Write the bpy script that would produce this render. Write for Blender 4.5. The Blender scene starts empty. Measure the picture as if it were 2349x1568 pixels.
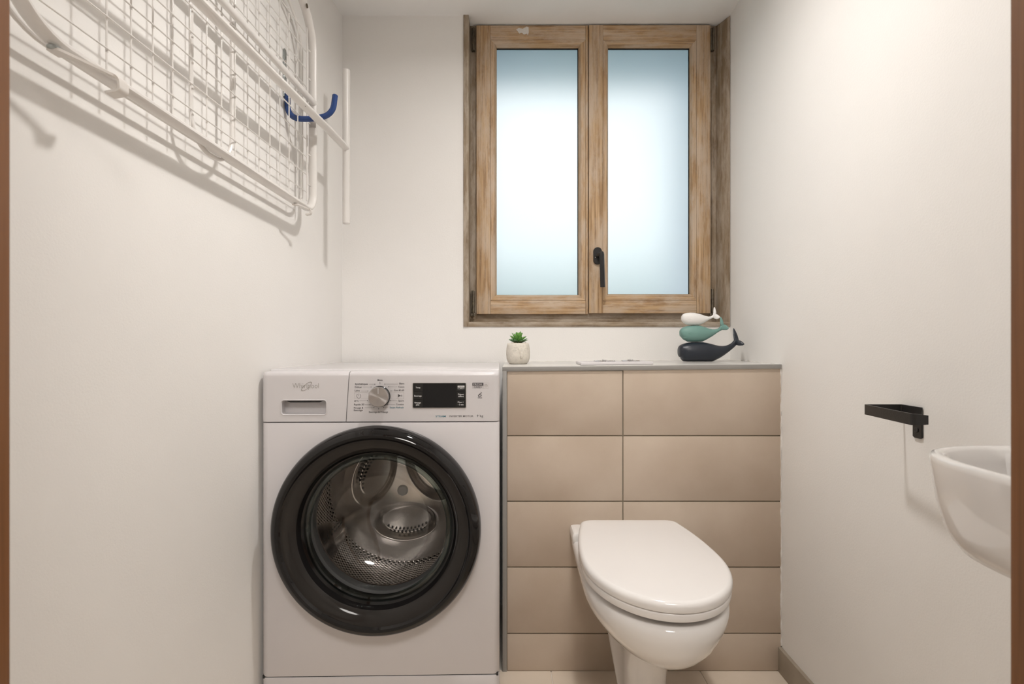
import bpy, bmesh, math, random
from math import sin, cos, pi, sqrt, radians
from mathutils import Vector, Matrix
random.seed(3)
S = bpy.context.scene
COL = S.collection
F = 1300.0; CX = 1174.5; CY = 784.0; H = 0.917      # focal length in px, image centre, lens height
def P(px, py, Y): return Vector(((px-CX)*Y/F, Y, H-(py-CY)*Y/F))

# ---------------------------------------------------------------- camera, world, exposure
cam = bpy.data.cameras.new('camera'); co = bpy.data.objects.new('camera', cam); COL.objects.link(co)
co.location = (0, 0, H); co.rotation_euler = (pi/2, 0, 0)
cam.sensor_width = 36; cam.lens = 36*F/2349; cam.clip_start = 0.02
cam.dof.use_dof = True; cam.dof.focus_distance = 1.55; cam.dof.aperture_fstop = 9.0
S.camera = co
S.view_settings.view_transform = 'Standard'; S.view_settings.look = 'None'
S.view_settings.exposure = 0.2; S.view_settings.gamma = 1.0; S.view_settings.use_curve_mapping = False
SKY = 1.75; LAMP = 365.0; HALL_FILL = 24.0
w = bpy.data.worlds.new('sky'); S.world = w; w.use_nodes = True
nt = w.node_tree; nt.nodes.clear()
tc = nt.nodes.new('ShaderNodeTexCoord'); sp = nt.nodes.new('ShaderNodeSeparateXYZ'); cr = nt.nodes.new('ShaderNodeValToRGB')
bg = nt.nodes.new('ShaderNodeBackground'); ow = nt.nodes.new('ShaderNodeOutputWorld')
cr.color_ramp.elements[0].position = 0.0; cr.color_ramp.elements[0].color = (0.60, 0.80, 0.80, 1)
cr.color_ramp.elements[1].position = 0.6; cr.color_ramp.elements[1].color = (0.96, 0.985, 1.0, 1)
e = cr.color_ramp.elements.new(0.2); e.color = (0.93, 0.98, 0.995, 1)
nt.links.new(tc.outputs['Generated'], sp.inputs[0]); nt.links.new(sp.outputs['Z'], cr.inputs[0])
nt.links.new(cr.outputs[0], bg.inputs[0]); bg.inputs[1].default_value = SKY; nt.links.new(bg.outputs[0], ow.inputs[0])

# ---------------------------------------------------------------- materials
def mat(name, col, rough=0.5, metal=0.0, bump=0.0, bscale=200.0, var=0.0, vscale=6.0, spec=0.5, coat=0.0, col2=None, bdist=0.001):
    m = bpy.data.materials.new(name); m.use_nodes = True; t = m.node_tree
    b = t.nodes['Principled BSDF']
    b.inputs['Base Color'].default_value = (*col, 1); b.inputs['Roughness'].default_value = rough
    b.inputs['Metallic'].default_value = metal; b.inputs['Specular IOR Level'].default_value = spec
    b.inputs['Coat Weight'].default_value = coat; b.inputs['Coat Roughness'].default_value = 0.04
    c = t.nodes.new('ShaderNodeTexCoord')
    n = t.nodes.new('ShaderNodeTexNoise'); n.inputs['Scale'].default_value = vscale; n.inputs['Detail'].default_value = 6
    t.links.new(c.outputs['Object'], n.inputs['Vector'])
    r = t.nodes.new('ShaderNodeValToRGB')
    c2 = col2 if col2 else tuple(x*(1-var) for x in col)
    r.color_ramp.elements[0].position = 0.35; r.color_ramp.elements[0].color = (*c2, 1)
    r.color_ramp.elements[1].position = 0.65; r.color_ramp.elements[1].color = (*col, 1)
    t.links.new(n.outputs['Fac'], r.inputs[0]); t.links.new(r.outputs[0], b.inputs['Base Color'])
    if bump:
        n2 = t.nodes.new('ShaderNodeTexNoise'); n2.inputs['Scale'].default_value = bscale; n2.inputs['Detail'].default_value = 4
        t.links.new(c.outputs['Object'], n2.inputs['Vector'])
        bp = t.nodes.new('ShaderNodeBump'); bp.inputs['Strength'].default_value = bump; bp.inputs['Distance'].default_value = bdist
        t.links.new(n2.outputs['Fac'], bp.inputs['Height']); t.links.new(bp.outputs[0], b.inputs['Normal'])
    return m
def woodmat(name, axis, cols, rough=0.6, wash=0.5, scale=1.0):
    m = bpy.data.materials.new(name); m.use_nodes = True; t = m.node_tree; b = t.nodes['Principled BSDF']
    b.inputs['Roughness'].default_value = rough
    c = t.nodes.new('ShaderNodeTexCoord'); mp = t.nodes.new('ShaderNodeMapping')
    s = [170*scale]*3; s[axis] = 5*scale; mp.inputs['Scale'].default_value = s
    t.links.new(c.outputs['Object'], mp.inputs[0])
    n = t.nodes.new('ShaderNodeTexNoise'); n.inputs['Scale'].default_value = 1.0; n.inputs['Detail'].default_value = 5; n.inputs['Roughness'].default_value = 0.65
    t.links.new(mp.outputs[0], n.inputs['Vector'])
    r = t.nodes.new('ShaderNodeValToRGB'); el = r.color_ramp.elements
    el[0].position = 0.3; el[0].color = (*cols[0], 1); el[1].position = 0.72; el[1].color = (*cols[2], 1)
    e = el.new(0.5); e.color = (*cols[1], 1)
    t.links.new(n.outputs['Fac'], r.inputs[0])
    # larger worn patches of whitewash and bare orange wood
    mp2 = t.nodes.new('ShaderNodeMapping'); s2 = [22*scale]*3; s2[axis] = 6*scale; mp2.inputs['Scale'].default_value = s2
    t.links.new(c.outputs['Object'], mp2.inputs[0])
    n2 = t.nodes.new('ShaderNodeTexNoise'); n2.inputs['Scale'].default_value = 1.0; n2.inputs['Detail'].default_value = 7; n2.inputs['Roughness'].default_value = 0.7
    t.links.new(mp2.outputs[0], n2.inputs['Vector'])
    r2 = t.nodes.new('ShaderNodeValToRGB'); r2.color_ramp.elements[0].position = 0.42; r2.color_ramp.elements[1].position = 0.62
    r2.color_ramp.elements[1].color = (wash, wash, wash, 1)
    t.links.new(n2.outputs['Fac'], r2.inputs[0])
    mx = t.nodes.new('ShaderNodeMix'); mx.data_type = 'RGBA'; mx.inputs[7].default_value = (*cols[3], 1)
    t.links.new(r2.outputs[0], mx.inputs[0]); t.links.new(r.outputs[0], mx.inputs[6])
    t.links.new(mx.outputs[2], b.inputs['Base Color'])
    bp = t.nodes.new('ShaderNodeBump'); bp.inputs['Strength'].default_value = 0.35; bp.inputs['Distance'].default_value = 0.0006
    t.links.new(n.outputs['Fac'], bp.inputs['Height']); t.links.new(bp.outputs[0], b.inputs['Normal'])
    return m
M = {}
M['paint'] = mat('wall_paint', (0.90, 0.88, 0.855), 0.75, bump=0.25, bscale=260, var=0.02, vscale=3, spec=0.3)
M['hallp'] = mat('hall_paint', (0.50, 0.48, 0.45), 0.8, var=0.02, vscale=3, spec=0.2)
M['ceil'] = mat('ceiling_paint', (0.92, 0.91, 0.895), 0.8, bump=0.15, bscale=220, var=0.02, spec=0.2)
M['caulk'] = mat('caulk', (0.78, 0.75, 0.71), 0.7, bump=0.8, bscale=150, bdist=0.003)
WC = [(0.24, 0.135, 0.065), (0.48, 0.31, 0.165), (0.67, 0.48, 0.29), (0.62, 0.51, 0.40)]
M['woodv'] = woodmat('worn_oak_upright', 2, WC, wash=0.75)
M['woodh'] = woodmat('worn_oak_level', 0, WC, wash=0.8)
WG = [(0.15, 0.10, 0.06), (0.29, 0.215, 0.14), (0.41, 0.33, 0.24), (0.52, 0.45, 0.37)]
M['greyv'] = woodmat('grey_oak_upright', 2, WG, wash=0.8)
M['greyh'] = woodmat('grey_oak_level', 0, WG, wash=0.8)
WD = [(0.15, 0.057, 0.016), (0.205, 0.08, 0.024), (0.25, 0.102, 0.034), (0.20, 0.085, 0.026)]
M['doorwood'] = woodmat('door_wood', 2, WD, wash=0.3, rough=0.5, scale=0.8)
M['tile'] = mat('beige_tile', (0.575, 0.48, 0.39), 0.6, bump=0.2, bscale=500, col2=(0.495, 0.40, 0.315), vscale=5, spec=0.3, bdist=0.0006)
M['ftile'] = mat('floor_tile', (0.70, 0.605, 0.50), 0.5, bump=0.15, bscale=500, col2=(0.63, 0.535, 0.43), vscale=5, spec=0.3, bdist=0.0006)
M['grout'] = mat('grout', (0.30, 0.26, 0.20), 0.9, bump=0.5, bscale=400, var=0.15)
M['fgrout'] = mat('floor_grout', (0.80, 0.74, 0.66), 0.9, bump=0.5, bscale=400, var=0.15)
M['alu'] = mat('grey_metal_trim', (0.33, 0.32, 0.305), 0.4, metal=0.2, var=0.04)
M['ledge'] = mat('ledge_top', (0.66, 0.64, 0.61), 0.25, var=0.03, spec=0.5)
M['white'] = mat('machine_enamel', (0.66, 0.635, 0.645), 0.16, var=0.01, spec=0.5)
M['panelw'] = mat('machine_plastic', (0.66, 0.635, 0.645), 0.26, var=0.01, spec=0.5)
M['black'] = mat('gloss_black', (0.010, 0.009, 0.009), 0.045, spec=0.4, var=0.1)
M['smoke'] = mat('smoked_ring', (0.028, 0.025, 0.023), 0.07, spec=0.22, var=0.1)
M['rubber'] = mat('grey_gasket', (0.10, 0.10, 0.10), 0.5, var=0.1)
M['darkgap'] = mat('dark_gap', (0.02, 0.02, 0.02), 0.7)
M['mirror'] = mat('display_glass', (0.010, 0.010, 0.011), 0.05, spec=0.4)
M['dispkey'] = mat('display_key', (0.018, 0.018, 0.018), 0.12, spec=0.5)
M['ink'] = mat('ink', (0.07, 0.065, 0.07), 0.5)
M['inkgrey'] = mat('logo_grey', (0.36, 0.34, 0.31), 0.4, metal=0.3)
M['teal'] = mat('teal_ink', (0.02, 0.16, 0.22), 0.5)
M['inkwhite'] = mat('white_ink', (0.8, 0.8, 0.8), 0.5)
M['steel'] = mat('brushed_steel', (0.74, 0.70, 0.67), 0.24, metal=1.0, var=0.05, vscale=30)
M['chrome'] = mat('chrome', (0.75, 0.75, 0.77), 0.08, metal=1.0)
M['zinc'] = mat('zinc_plate', (0.46, 0.49, 0.48), 0.35, metal=0.8, bump=0.3, bscale=60, var=0.35, vscale=80)
M['ceramic'] = mat('white_ceramic', (0.80, 0.775, 0.755), 0.07, spec=0.6, coat=0.4, var=0.01)
M['seatp'] = mat('white_seat_plastic', (0.81, 0.785, 0.77), 0.16, spec=0.5, var=0.01)
M['tube'] = mat('white_epoxy_tube', (0.80, 0.77, 0.74), 0.3, spec=0.5, var=0.02)
M['clip'] = mat('white_clip_plastic', (0.76, 0.72, 0.68), 0.4, var=0.02)
M['blue'] = mat('blue_vinyl', (0.022, 0.062, 0.22), 0.25, spec=0.5, bump=0.1, bscale=300, var=0.1)
M['blackm'] = mat('black_satin_metal', (0.018, 0.017, 0.017), 0.4, spec=0.5, bump=0.2, bscale=500, var=0.2)
M['iron'] = mat('aged_iron_hinge', (0.20, 0.17, 0.13), 0.45, metal=0.8, bump=0.4, bscale=200, var=0.4, vscale=60)
M['whalew'] = mat('white_resin', (0.82, 0.80, 0.78), 0.5, bump=0.1, bscale=300)
M['whalet'] = mat('teal_resin', (0.17, 0.32, 0.285), 0.5, bump=0.1, bscale=300, var=0.06)
M['whaled'] = mat('navy_resin', (0.017, 0.022, 0.033), 0.36, bump=0.1, bscale=300, var=0.06)
M['pot'] = mat('cream_stone', (0.76, 0.71, 0.63), 0.8, bump=0.7, bscale=420, var=0.12, vscale=120, bdist=0.0015)
M['soil'] = mat('potting_grit', (0.36, 0.19, 0.09), 0.9, col2=(0.03, 0.018, 0.012), bump=1, bscale=300, vscale=260, bdist=0.003)
M['leaf'] = mat('succulent_leaf', (0.21, 0.44, 0.09), 0.4, col2=(0.09, 0.27, 0.06), vscale=60)
M['leaf2'] = mat('succulent_leaf_blue', (0.20, 0.38, 0.20), 0.4, col2=(0.09, 0.23, 0.10), vscale=60)
M['stone'] = mat('outer_stone', (0.72, 0.76, 0.88), 0.9, bump=0.5, bscale=40, var=0.15)
M['stoned'] = mat('outer_lintel', (0.30, 0.32, 0.34), 0.9, bump=0.5, bscale=40, var=0.15)
M['garden'] = mat('garden_green', (0.30, 0.48, 0.42), 0.9, var=.3, vscale=8)
M['base'] = mat('baseboard_tile', (0.40, 0.345, 0.275), 0.5, bump=0.2, bscale=300, col2=(0.32, 0.27, 0.21), vscale=12)
M['fitting'] = mat('lamp_ring', (0.8, 0.8, 0.8), 0.3)
def emit(name, col, s):
    m = bpy.data.materials.new(name); m.use_nodes = True; t = m.node_tree; t.nodes.clear()
    e = t.nodes.new('ShaderNodeEmission'); o = t.nodes.new('ShaderNodeOutputMaterial')
    e.inputs[0].default_value = (*col, 1); e.inputs[1].default_value = s; t.links.new(e.outputs[0], o.inputs[0]); return m
def frosted():
    m = bpy.data.materials.new('frosted_glass'); m.use_nodes = True; t = m.node_tree; b = t.nodes['Principled BSDF']
    b.inputs['Base Color'].default_value = (0.97, 0.985, 0.99, 1); b.inputs['Roughness'].default_value = 0.55
    b.inputs['Transmission Weight'].default_value = 1.0; b.inputs['IOR'].default_value = 1.3
    tr = t.nodes.new('ShaderNodeBsdfTranslucent'); tr.inputs[0].default_value = (0.9, 0.95, 0.97, 1)
    mx = t.nodes.new('ShaderNodeMixShader'); mx.inputs[0].default_value = 0.3
    gl = t.nodes.new('ShaderNodeBsdfGlossy'); gl.inputs['Roughness'].default_value = 0.06
    lw = t.nodes.new('ShaderNodeFresnel'); lw.inputs[0].default_value = 1.4
    m2 = t.nodes.new('ShaderNodeMixShader')
    t.links.new(b.outputs[0], mx.inputs[1]); t.links.new(tr.outputs[0], mx.inputs[2])
    t.links.new(lw.outputs[0], m2.inputs[0]); t.links.new(mx.outputs[0], m2.inputs[1]); t.links.new(gl.outputs[0], m2.inputs[2])
    t.links.new(m2.outputs[0], t.nodes['Material Output'].inputs[0]); return m
M['frost'] = frosted()
def thin_glass(name, tint, ior=1.5, rough=0.02):
    m = bpy.data.materials.new(name); m.use_nodes = True; t = m.node_tree; t.nodes.clear()
    tr = t.nodes.new('ShaderNodeBsdfTransparent'); tr.inputs[0].default_value = (*tint, 1)
    gl = t.nodes.new('ShaderNodeBsdfGlossy'); gl.inputs['Roughness'].default_value = rough
    lw = t.nodes.new('ShaderNodeLayerWeight'); lw.inputs[0].default_value = 0.5   # facing ratio, the same from both sides
    pw = t.nodes.new('ShaderNodeMath'); pw.operation = 'POWER'; pw.inputs[1].default_value = 3.5; t.links.new(lw.outputs['Facing'], pw.inputs[0])
    fr = t.nodes.new('ShaderNodeMath'); fr.operation = 'MULTIPLY_ADD'; fr.inputs[1].default_value = 0.55; fr.inputs[2].default_value = 0.05*ior/1.5; t.links.new(pw.outputs[0], fr.inputs[0])
    mx = t.nodes.new('ShaderNodeMixShader'); o = t.nodes.new('ShaderNodeOutputMaterial')
    t.links.new(fr.outputs[0], mx.inputs[0]); t.links.new(tr.outputs[0], mx.inputs[1]); t.links.new(gl.outputs[0], mx.inputs[2])
    t.links.new(mx.outputs[0], o.inputs[0]); return m
M['glass'] = thin_glass('clear_door_glass', (0.93, 0.935, 0.935), 1.5)
def rimglass():
    m = thin_glass('thick_glass_rim', (.62, .68, .67), 1.45); return m
    b.inputs['Base Color'].default_value = (0.80, 0.86, 0.85, 1); b.inputs['Roughness'].default_value = 0.03
    b.inputs['Transmission Weight'].default_value = 1.0; b.inputs['IOR'].default_value = 1.5
    return m
M['rimglass'] = rimglass()
def perforated():
    m = bpy.data.materials.new('perforated_drum_steel'); m.use_nodes = True; t = m.node_tree; b = t.nodes['Principled BSDF']
    b.inputs['Metallic'].default_value = 1.0; b.inputs['Roughness'].default_value = 0.22
    uv = t.nodes.new('ShaderNodeUVMap'); mp = t.nodes.new('ShaderNodeMapping'); mp.inputs['Scale'].default_value = (1, 1, 1)
    v = t.nodes.new('ShaderNodeTexVoronoi'); v.inputs['Randomness'].default_value = 0.0; v.inputs['Scale'].default_value = 1/0.0105
    mp.inputs['Rotation'].default_value = (0, 0, pi/4)
    t.links.new(uv.outputs[0], mp.inputs[0]); t.links.new(mp.outputs[0], v.inputs['Vector'])
    r = t.nodes.new('ShaderNodeValToRGB'); r.color_ramp.elements[0].position = 0.20; r.color_ramp.elements[0].color = (0.01, 0.01, 0.01, 1)
    r.color_ramp.elements[1].position = 0.30; r.color_ramp.elements[1].color = (0.60, 0.57, 0.55, 1)
    t.links.new(v.outputs['Distance'], r.inputs[0]); t.links.new(r.outputs[0], b.inputs['Base Color'])
    bp = t.nodes.new('ShaderNodeBump'); bp.inputs['Strength'].default_value = 0.8; bp.inputs['Distance'].default_value = 0.003
    r3 = t.nodes.new('ShaderNodeValToRGB'); r3.color_ramp.elements[1].position = 0.5
    t.links.new(v.outputs['Distance'], r3.inputs[0]); t.links.new(r3.outputs[0], bp.inputs['Height']); t.links.new(bp.outputs[0], b.inputs['Normal'])
    return m
M['perf'] = perforated()

# ---------------------------------------------------------------- helpers
def finish(bm, smooth=True, ang=32):
    bmesh.ops.recalc_face_normals(bm, faces=bm.faces)
    if smooth:
        for f in bm.faces: f.smooth = True
        for e in bm.edges:
            if len(e.link_faces) == 2 and e.calc_face_angle(0) > radians(ang): e.smooth = False
def obj(name, bm, m, parent=None, smooth=True, ang=32, recalc=True):
    if recalc: finish(bm, smooth, ang)
    me = bpy.data.meshes.new(name); bm.to_mesh(me); bm.free()
    me.materials.append(m)
    o = bpy.data.objects.new(name, me); COL.objects.link(o)
    if parent is not None: attach(o, parent)
    return o
def attach(o, parent):
    o.parent = parent; q = parent; local = False
    while q is not None: local = local or bool(q.get('_local')); q = q.parent
    if not local and not o.get('_keep'):
        o.matrix_parent_inverse = root_matrix(parent).inverted()
def root_matrix(p):
    m = p.matrix_basis.copy()
    if p.parent is not None: m = root_matrix(p.parent) @ p.matrix_parent_inverse @ m
    return m
def tag(o, label, cat, group=None, kind=None):
    if label: o['label'] = label
    if cat: o['category'] = cat
    if group: o['group'] = group
    if kind: o['kind'] = kind
    return o
def thing(name, label, cat, loc, rz=0, group=None, kind=None, local=False):
    o = bpy.data.objects.new(name, None); COL.objects.link(o); o.location = loc; o.rotation_euler = (0, 0, rz)
    o.empty_display_size = 0.05
    return tag(o, label, cat, group, kind)
def boxbm(x0, x1, y0, y1, z0, z1, bev=0.0, seg=2, bm=None):
    b = bmesh.new()
    bmesh.ops.create_cube(b, size=1)
    for v in b.verts:
        v.co = Vector((x0+(v.co.x+.5)*(x1-x0), y0+(v.co.y+.5)*(y1-y0), z0+(v.co.z+.5)*(z1-z0)))
    if bev: bmesh.ops.bevel(b, geom=b.edges[:], offset=bev, segments=seg, profile=0.5, affect='EDGES')
    if bm is not None:
        merge(bm, b); return bm
    return b
def merge(dst, src):
    me = bpy.data.meshes.new('tmp'); src.to_mesh(me); src.free(); dst.from_mesh(me); bpy.data.meshes.remove(me)
def prism(pts, z0, z1, bev=0.0, seg=2, axis='z'):
    """extrude polygon; axis z: pts (x,y); axis y: pts (x,z) from y0..y1; axis x: pts (y,z)"""
    b = bmesh.new(); lo = []; hi = []
    for p in pts:
        f = {'z': lambda t: (p[0], p[1], t), 'y': lambda t: (p[0], t, p[1]), 'x': lambda t: (t, p[0], p[1])}[axis]
        lo.append(b.verts.new(f(z0))); hi.append(b.verts.new(f(z1)))
    b.faces.new(lo); b.faces.new(hi[::-1]); n = len(pts)
    for i in range(n): b.faces.new((lo[i], lo[(i+1) % n], hi[(i+1) % n], hi[i]))
    if bev:
        bmesh.ops.recalc_face_normals(b, faces=b.faces)
        es = [e for e in b.edges if e.calc_face_angle(0) > 0.5]
        bmesh.ops.bevel(b, geom=es, offset=bev, segments=seg, profile=0.5, affect='EDGES')
    return b
def rings(secs, close=True, cap0=True, cap1=True, bm=None):
    b = bm if bm is not None else bmesh.new(); R = [[b.verts.new(p) for p in s] for s in secs]; n = len(secs[0])
    for a, c in zip(R, R[1:]):
        for i in range(n if close else n-1):
            j = (i+1) % n; b.faces.new((a[i], a[j], c[j], c[i]))
    if cap0: b.faces.new(R[0][::-1])
    if cap1: b.faces.new(R[-1])
    return b
def fillet(pts, r, n=8):
    pts = [Vector(p) for p in pts]; out = [pts[0]]
    for i in range(1, len(pts)-1):
        a, b, c = pts[i-1], pts[i], pts[i+1]; ri = r[i-1] if isinstance(r, (list, tuple)) else r
        u = (a-b).normalized(); v = (c-b).normalized(); ang = u.angle(v); d = min(ri/math.tan(ang/2), (a-b).length*.49, (c-b).length*.49)
        if ang > pi-0.05 or ri <= 0: out.append(b); continue
        p0 = b+u*d; p1 = b+v*d
        rr = d*math.tan(ang/2); cen = b+(u+v).normalized()*(rr/sin(ang/2))
        e0 = p0-cen; e1 = p1-cen; th = e0.angle(e1)
        for k in range(n+1):
            t = k/n; out.append(cen+(e0*sin((1-t)*th)+e1*sin(t*th))/sin(th))
    out.append(pts[-1]); return out
def tube(path, r, n=10, closed=False, bm=None, r2=None, up=None, caps=True, rs=None):
    """r2: second radius (flattened), across 'up'"""
    path = [Vector(p) for p in path]; N = len(path); secs = []
    up0 = Vector(up) if up else Vector((0.31, 0.17, 0.93)); prev = None
    for i, p in enumerate(path):
        a = path[(i-1) % N] if (closed or i > 0) else p; c = path[(i+1) % N] if (closed or i < N-1) else p
        t = (c-a).normalized()
        if prev is None or up: s = t.cross(up0).normalized()
        else: s = (prev-t*prev.dot(t)).normalized()
        prev = s; q = s.cross(t).normalized()
        k = rs[i] if rs else 1.0
        secs.append([p+(s*cos(2*pi*j/n)*r+q*sin(2*pi*j/n)*(r2 or r))*k for j in range(n)])
    if closed: secs.append(secs[0])
    b = bm if bm is not None else bmesh.new()
    if closed:
        R = [[b.verts.new(x) for x in s] for s in secs[:-1]]
        for i in range(N):
            A = R[i]; B = R[(i+1) % N]
            for j in range(n): b.faces.new((A[j], A[(j+1) % n], B[(j+1) % n], B[j]))
    else: rings(secs, True, caps, caps, b)
    return b
def lathe(prof, n=96, axis='y', cen=(0, 0, 0), bm=None, uvscale=None):
    b = bm if bm is not None else bmesh.new(); cen = Vector(cen); R = []
    uvl = b.loops.layers.uv.verify() if uvscale else None
    for (r, h) in prof:
        row = []
        if r < 1e-6: row = [b.verts.new(cen+(Vector((0, h, 0)) if axis == 'y' else Vector((0, 0, h))))]
        else:
            for j in range(n):
                a = 2*pi*j/n
                row.append(b.verts.new(cen+(Vector((r*cos(a), h, r*sin(a))) if axis == 'y' else Vector((r*cos(a), r*sin(a), h)))))
        R.append(row)
    for i in range(len(R)-1):
        A, B = R[i], R[i+1]
        for j in range(n):
            k = (j+1) % n
            if len(A) == 1 and len(B) == 1: continue
            if len(A) == 1: f = b.faces.new((A[0], B[k], B[j]))
            elif len(B) == 1: f = b.faces.new((A[j], A[k], B[0]))
            else: f = b.faces.new((A[j], A[k], B[k], B[j]))
            if uvscale:
                rr = uvscale
                uvs = {0: (j*2*pi/n*rr, prof[i][1]), 1: ((j+1)*2*pi/n*rr, prof[i][1]), 2: ((j+1)*2*pi/n*rr, prof[i+1][1]), 3: (j*2*pi/n*rr, prof[i+1][1])}
                for q, l in enumerate(f.loops): l[uvl].uv = uvs.get(q, (0, 0))
    return b
def boolean(o, cutbm, op='DIFFERENCE'):
    me = bpy.data.meshes.new('cut'); bmesh.ops.recalc_face_normals(cutbm, faces=cutbm.faces); cutbm.to_mesh(me); cutbm.free()
    c = bpy.data.objects.new('cutter', me); COL.objects.link(c)
    if o.parent: c.parent = o.parent; c.matrix_parent_inverse = o.matrix_parent_inverse
    md = o.modifiers.new('b', 'BOOLEAN'); md.operation = op; md.object = c; md.solver = 'EXACT'
    dg = bpy.context.evaluated_depsgraph_get(); dg.update()
    new = bpy.data.meshes.new_from_object(o.evaluated_get(dg)); o.modifiers.clear(); old = o.data; nm = old.name
    o.data = new; bpy.data.meshes.remove(old); new.name = nm
    bpy.data.objects.remove(c); bpy.data.meshes.remove(me)
    b = bmesh.new(); b.from_mesh(new); finish(b); b.to_mesh(new); b.free()

# ---------------------------------------------------------------- the room shell
YB = 1.99; YT = 1.58; ZC = 2.062
def XL(Y): return -0.7297+0.0672*Y
XR = 0.751
def struct(name, bm, m, **k):
    o = obj(name, bm, m, **k); o['kind'] = 'structure'; return o
DY = 0.455
# left wall
struct('wall_left', prism([(XL(0.36), 0.36), (XL(YB+.1), YB+.1), (XL(YB+.1)-.1, YB+.1), (XL(.36)-.1, .36)], -.05, ZC+.05), M['paint'])
# right wall with its slightly bulging plaster
struct('wall_right', prism([(XR, 0.36), (XR, YT-.05), (XR+.004, YT+.1), (0.766, YB), (.766, YB+.1), (XR+.12, YB+.1), (XR+.12, .36)], -.05, ZC+.05), M['paint'])
# back wall with the window opening
WX0 = P(1063, 0, YB).x; WX1 = 0.766; WZ0 = P(0, 748, YB).z
xl, xr = XL(YB), 0.80
bm = boxbm(xl-.05, WX0, YB, YB+.10, -.05, ZC+.05)
boxbm(WX0, xr, YB, YB+.10, -.05, WZ0, bm=bm)
struct('wall_back', bm, M['paint'])
# unseen outer masonry beyond the sash, lintel and right jamb shaped to darken panes
bm = boxbm(-1.6, P(1090, 0, 2.09).x, YB+.10, 2.46, 0, 2.9)
boxbm(P(1652, 0, 2.09).x, 2.2, YB+.10, 2.75, 0, 2.9, bm=bm)
boxbm(P(1090, 0, 2.09).x-.001, 2.2, YB+.10, 2.46, 0, 0.97, bm=bm)
boxbm(-1.6, 2.2, YB+.10, 2.50, 2.03, 2.9, bm=bm)
struct('wall_outer', bm, M['stone'])
struct('ground_outside', boxbm(-4, 6, 2.5, 9, -.2, 0), M['garden'])
struct('wall_pane_tint', boxbm(-4, 6, 4.6, 4.8, 0, 1.45), M['garden'])  # unseen wall added outside to tint the lower panes green
# front wall round the doorway, and the hall behind the camera
DX0, DX1 = P(27, 0, DY).x, P(2314, 0, DY).x
bm = boxbm(-1.1, DX0-.03, .34, DY-.005, 0, 2.6); boxbm(DX1+.03, 1.2, .34, DY-.005, 0, 2.6, bm=bm)
boxbm(DX0-.05, DX1+.05, .34, DY-.005, 2.02, 2.6, bm=bm)
struct('wall_front', bm, M['paint'])
struct('wall_hall_left', boxbm(-1.15, -1.05, -1.7, .36, -.03, 2.45), M['hallp'])
struct('wall_hall_right', boxbm(1.15, 1.25, -1.7, .36, -.03, 2.45), M['hallp'])
struct('wall_hall_rear', boxbm(-1.15, 1.25, -1.8, -1.7, -.03, 2.45), M['hallp'])
bm = boxbm(-.8, 1.0, .36, YB, ZC, ZC+.08)
boxbm(WX0-.02, 1.0, YB, YB+.10, ZC, ZC+.08, bm=bm)
boxbm(-1.15, 1.25, -1.8, .36, 2.4, 2.48, bm=bm)
struct('ceiling', bm, M['ceil'])
# floor: grout bed with tiles
fl = thing('floor', None, None, (0, 1, 0), kind='structure')
obj('grout_bed', boxbm(-1.15, 1.25, -1.8, YB, -.03, -.0025), M['fgrout'], fl)
tm = {}
tw = 0.415; gx = 0.109
for i in range(-3, 3):
    for j in range(0, 5):
        x0 = gx+i*tw; y1 = 1.586-j*tw
        if x0 > 1.1 or x0+tw < -1.0: continue
        x0c, x1c = x0+.0012, x0+tw-.0012
        obj('tile', boxbm(x0c, x1c, y1-tw+.0012, y1-.0012, -.01, 0, .001, 1), M['ftile'], fl, smooth=False)
# lamps: the round downlight in the ceiling and an added, unseen fill lamp in the hall
def downlight(x, y, z, r, col, s, label):
    t = thing('ceiling_lamp', label, 'lamp', (x, y, z))
    obj('ring', lathe([(r, 0), (r*1.3, 0), (r*1.32, -.012), (r*1.22, -.018), (r*1.02, -.016), (r, 0)], 48, 'z', (x, y, z-.0005)), M['fitting'], t)
    obj('lens', lathe([(0, -.006), (r*.6, -.0062), (r*.99, -.006), (r*.99, -.001), (0, -.001)], 48, 'z', (x, y, z)), emit('lamp_light', col, s), t)
downlight(.126, 1.15, ZC, .052, (1.0, 0.965, 0.925), LAMP, 'round warm downlight recessed in the toilet room ceiling')
downlight(.1, -.55, 2.4, .34, (1.0, 0.955, 0.905), HALL_FILL, 'added large round fill lamp under the hall ceiling outside the door')

# door frame
dr = thing('door_1', None, None, (0, .4, 0), kind='structure')
for s, x in ((-1, DX0), (1, DX1)):
    xa, xb = (x-.045, x) if s < 0 else (x, x+.045)
    obj('jamb', boxbm(xa, xb, .30, DY, 0.0, 2.03, .003, 2), M['doorwood'], dr)
    xa, xb = (x-.10, x-.012) if s < 0 else (x+.012, x+.10)
    obj('architrave', boxbm(xa, xb, .285, .30, 0.0, 2.10, .003, 2), M['doorwood'], dr)
obj('head', boxbm(DX0, DX1, .30, DY, 1.985, 2.03, .003, 2), M['doorwood'], dr)

# baseboard along the right wall
bb = bmesh.new()
bz = 0.068
pts = [(XR+.001, .47), (XR+.001, YT), (XR-.010, YT), (XR-.010, .47)]
struct('baseboard_right', prism(pts, 0, bz, .0015, 2), M['base'])

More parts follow.
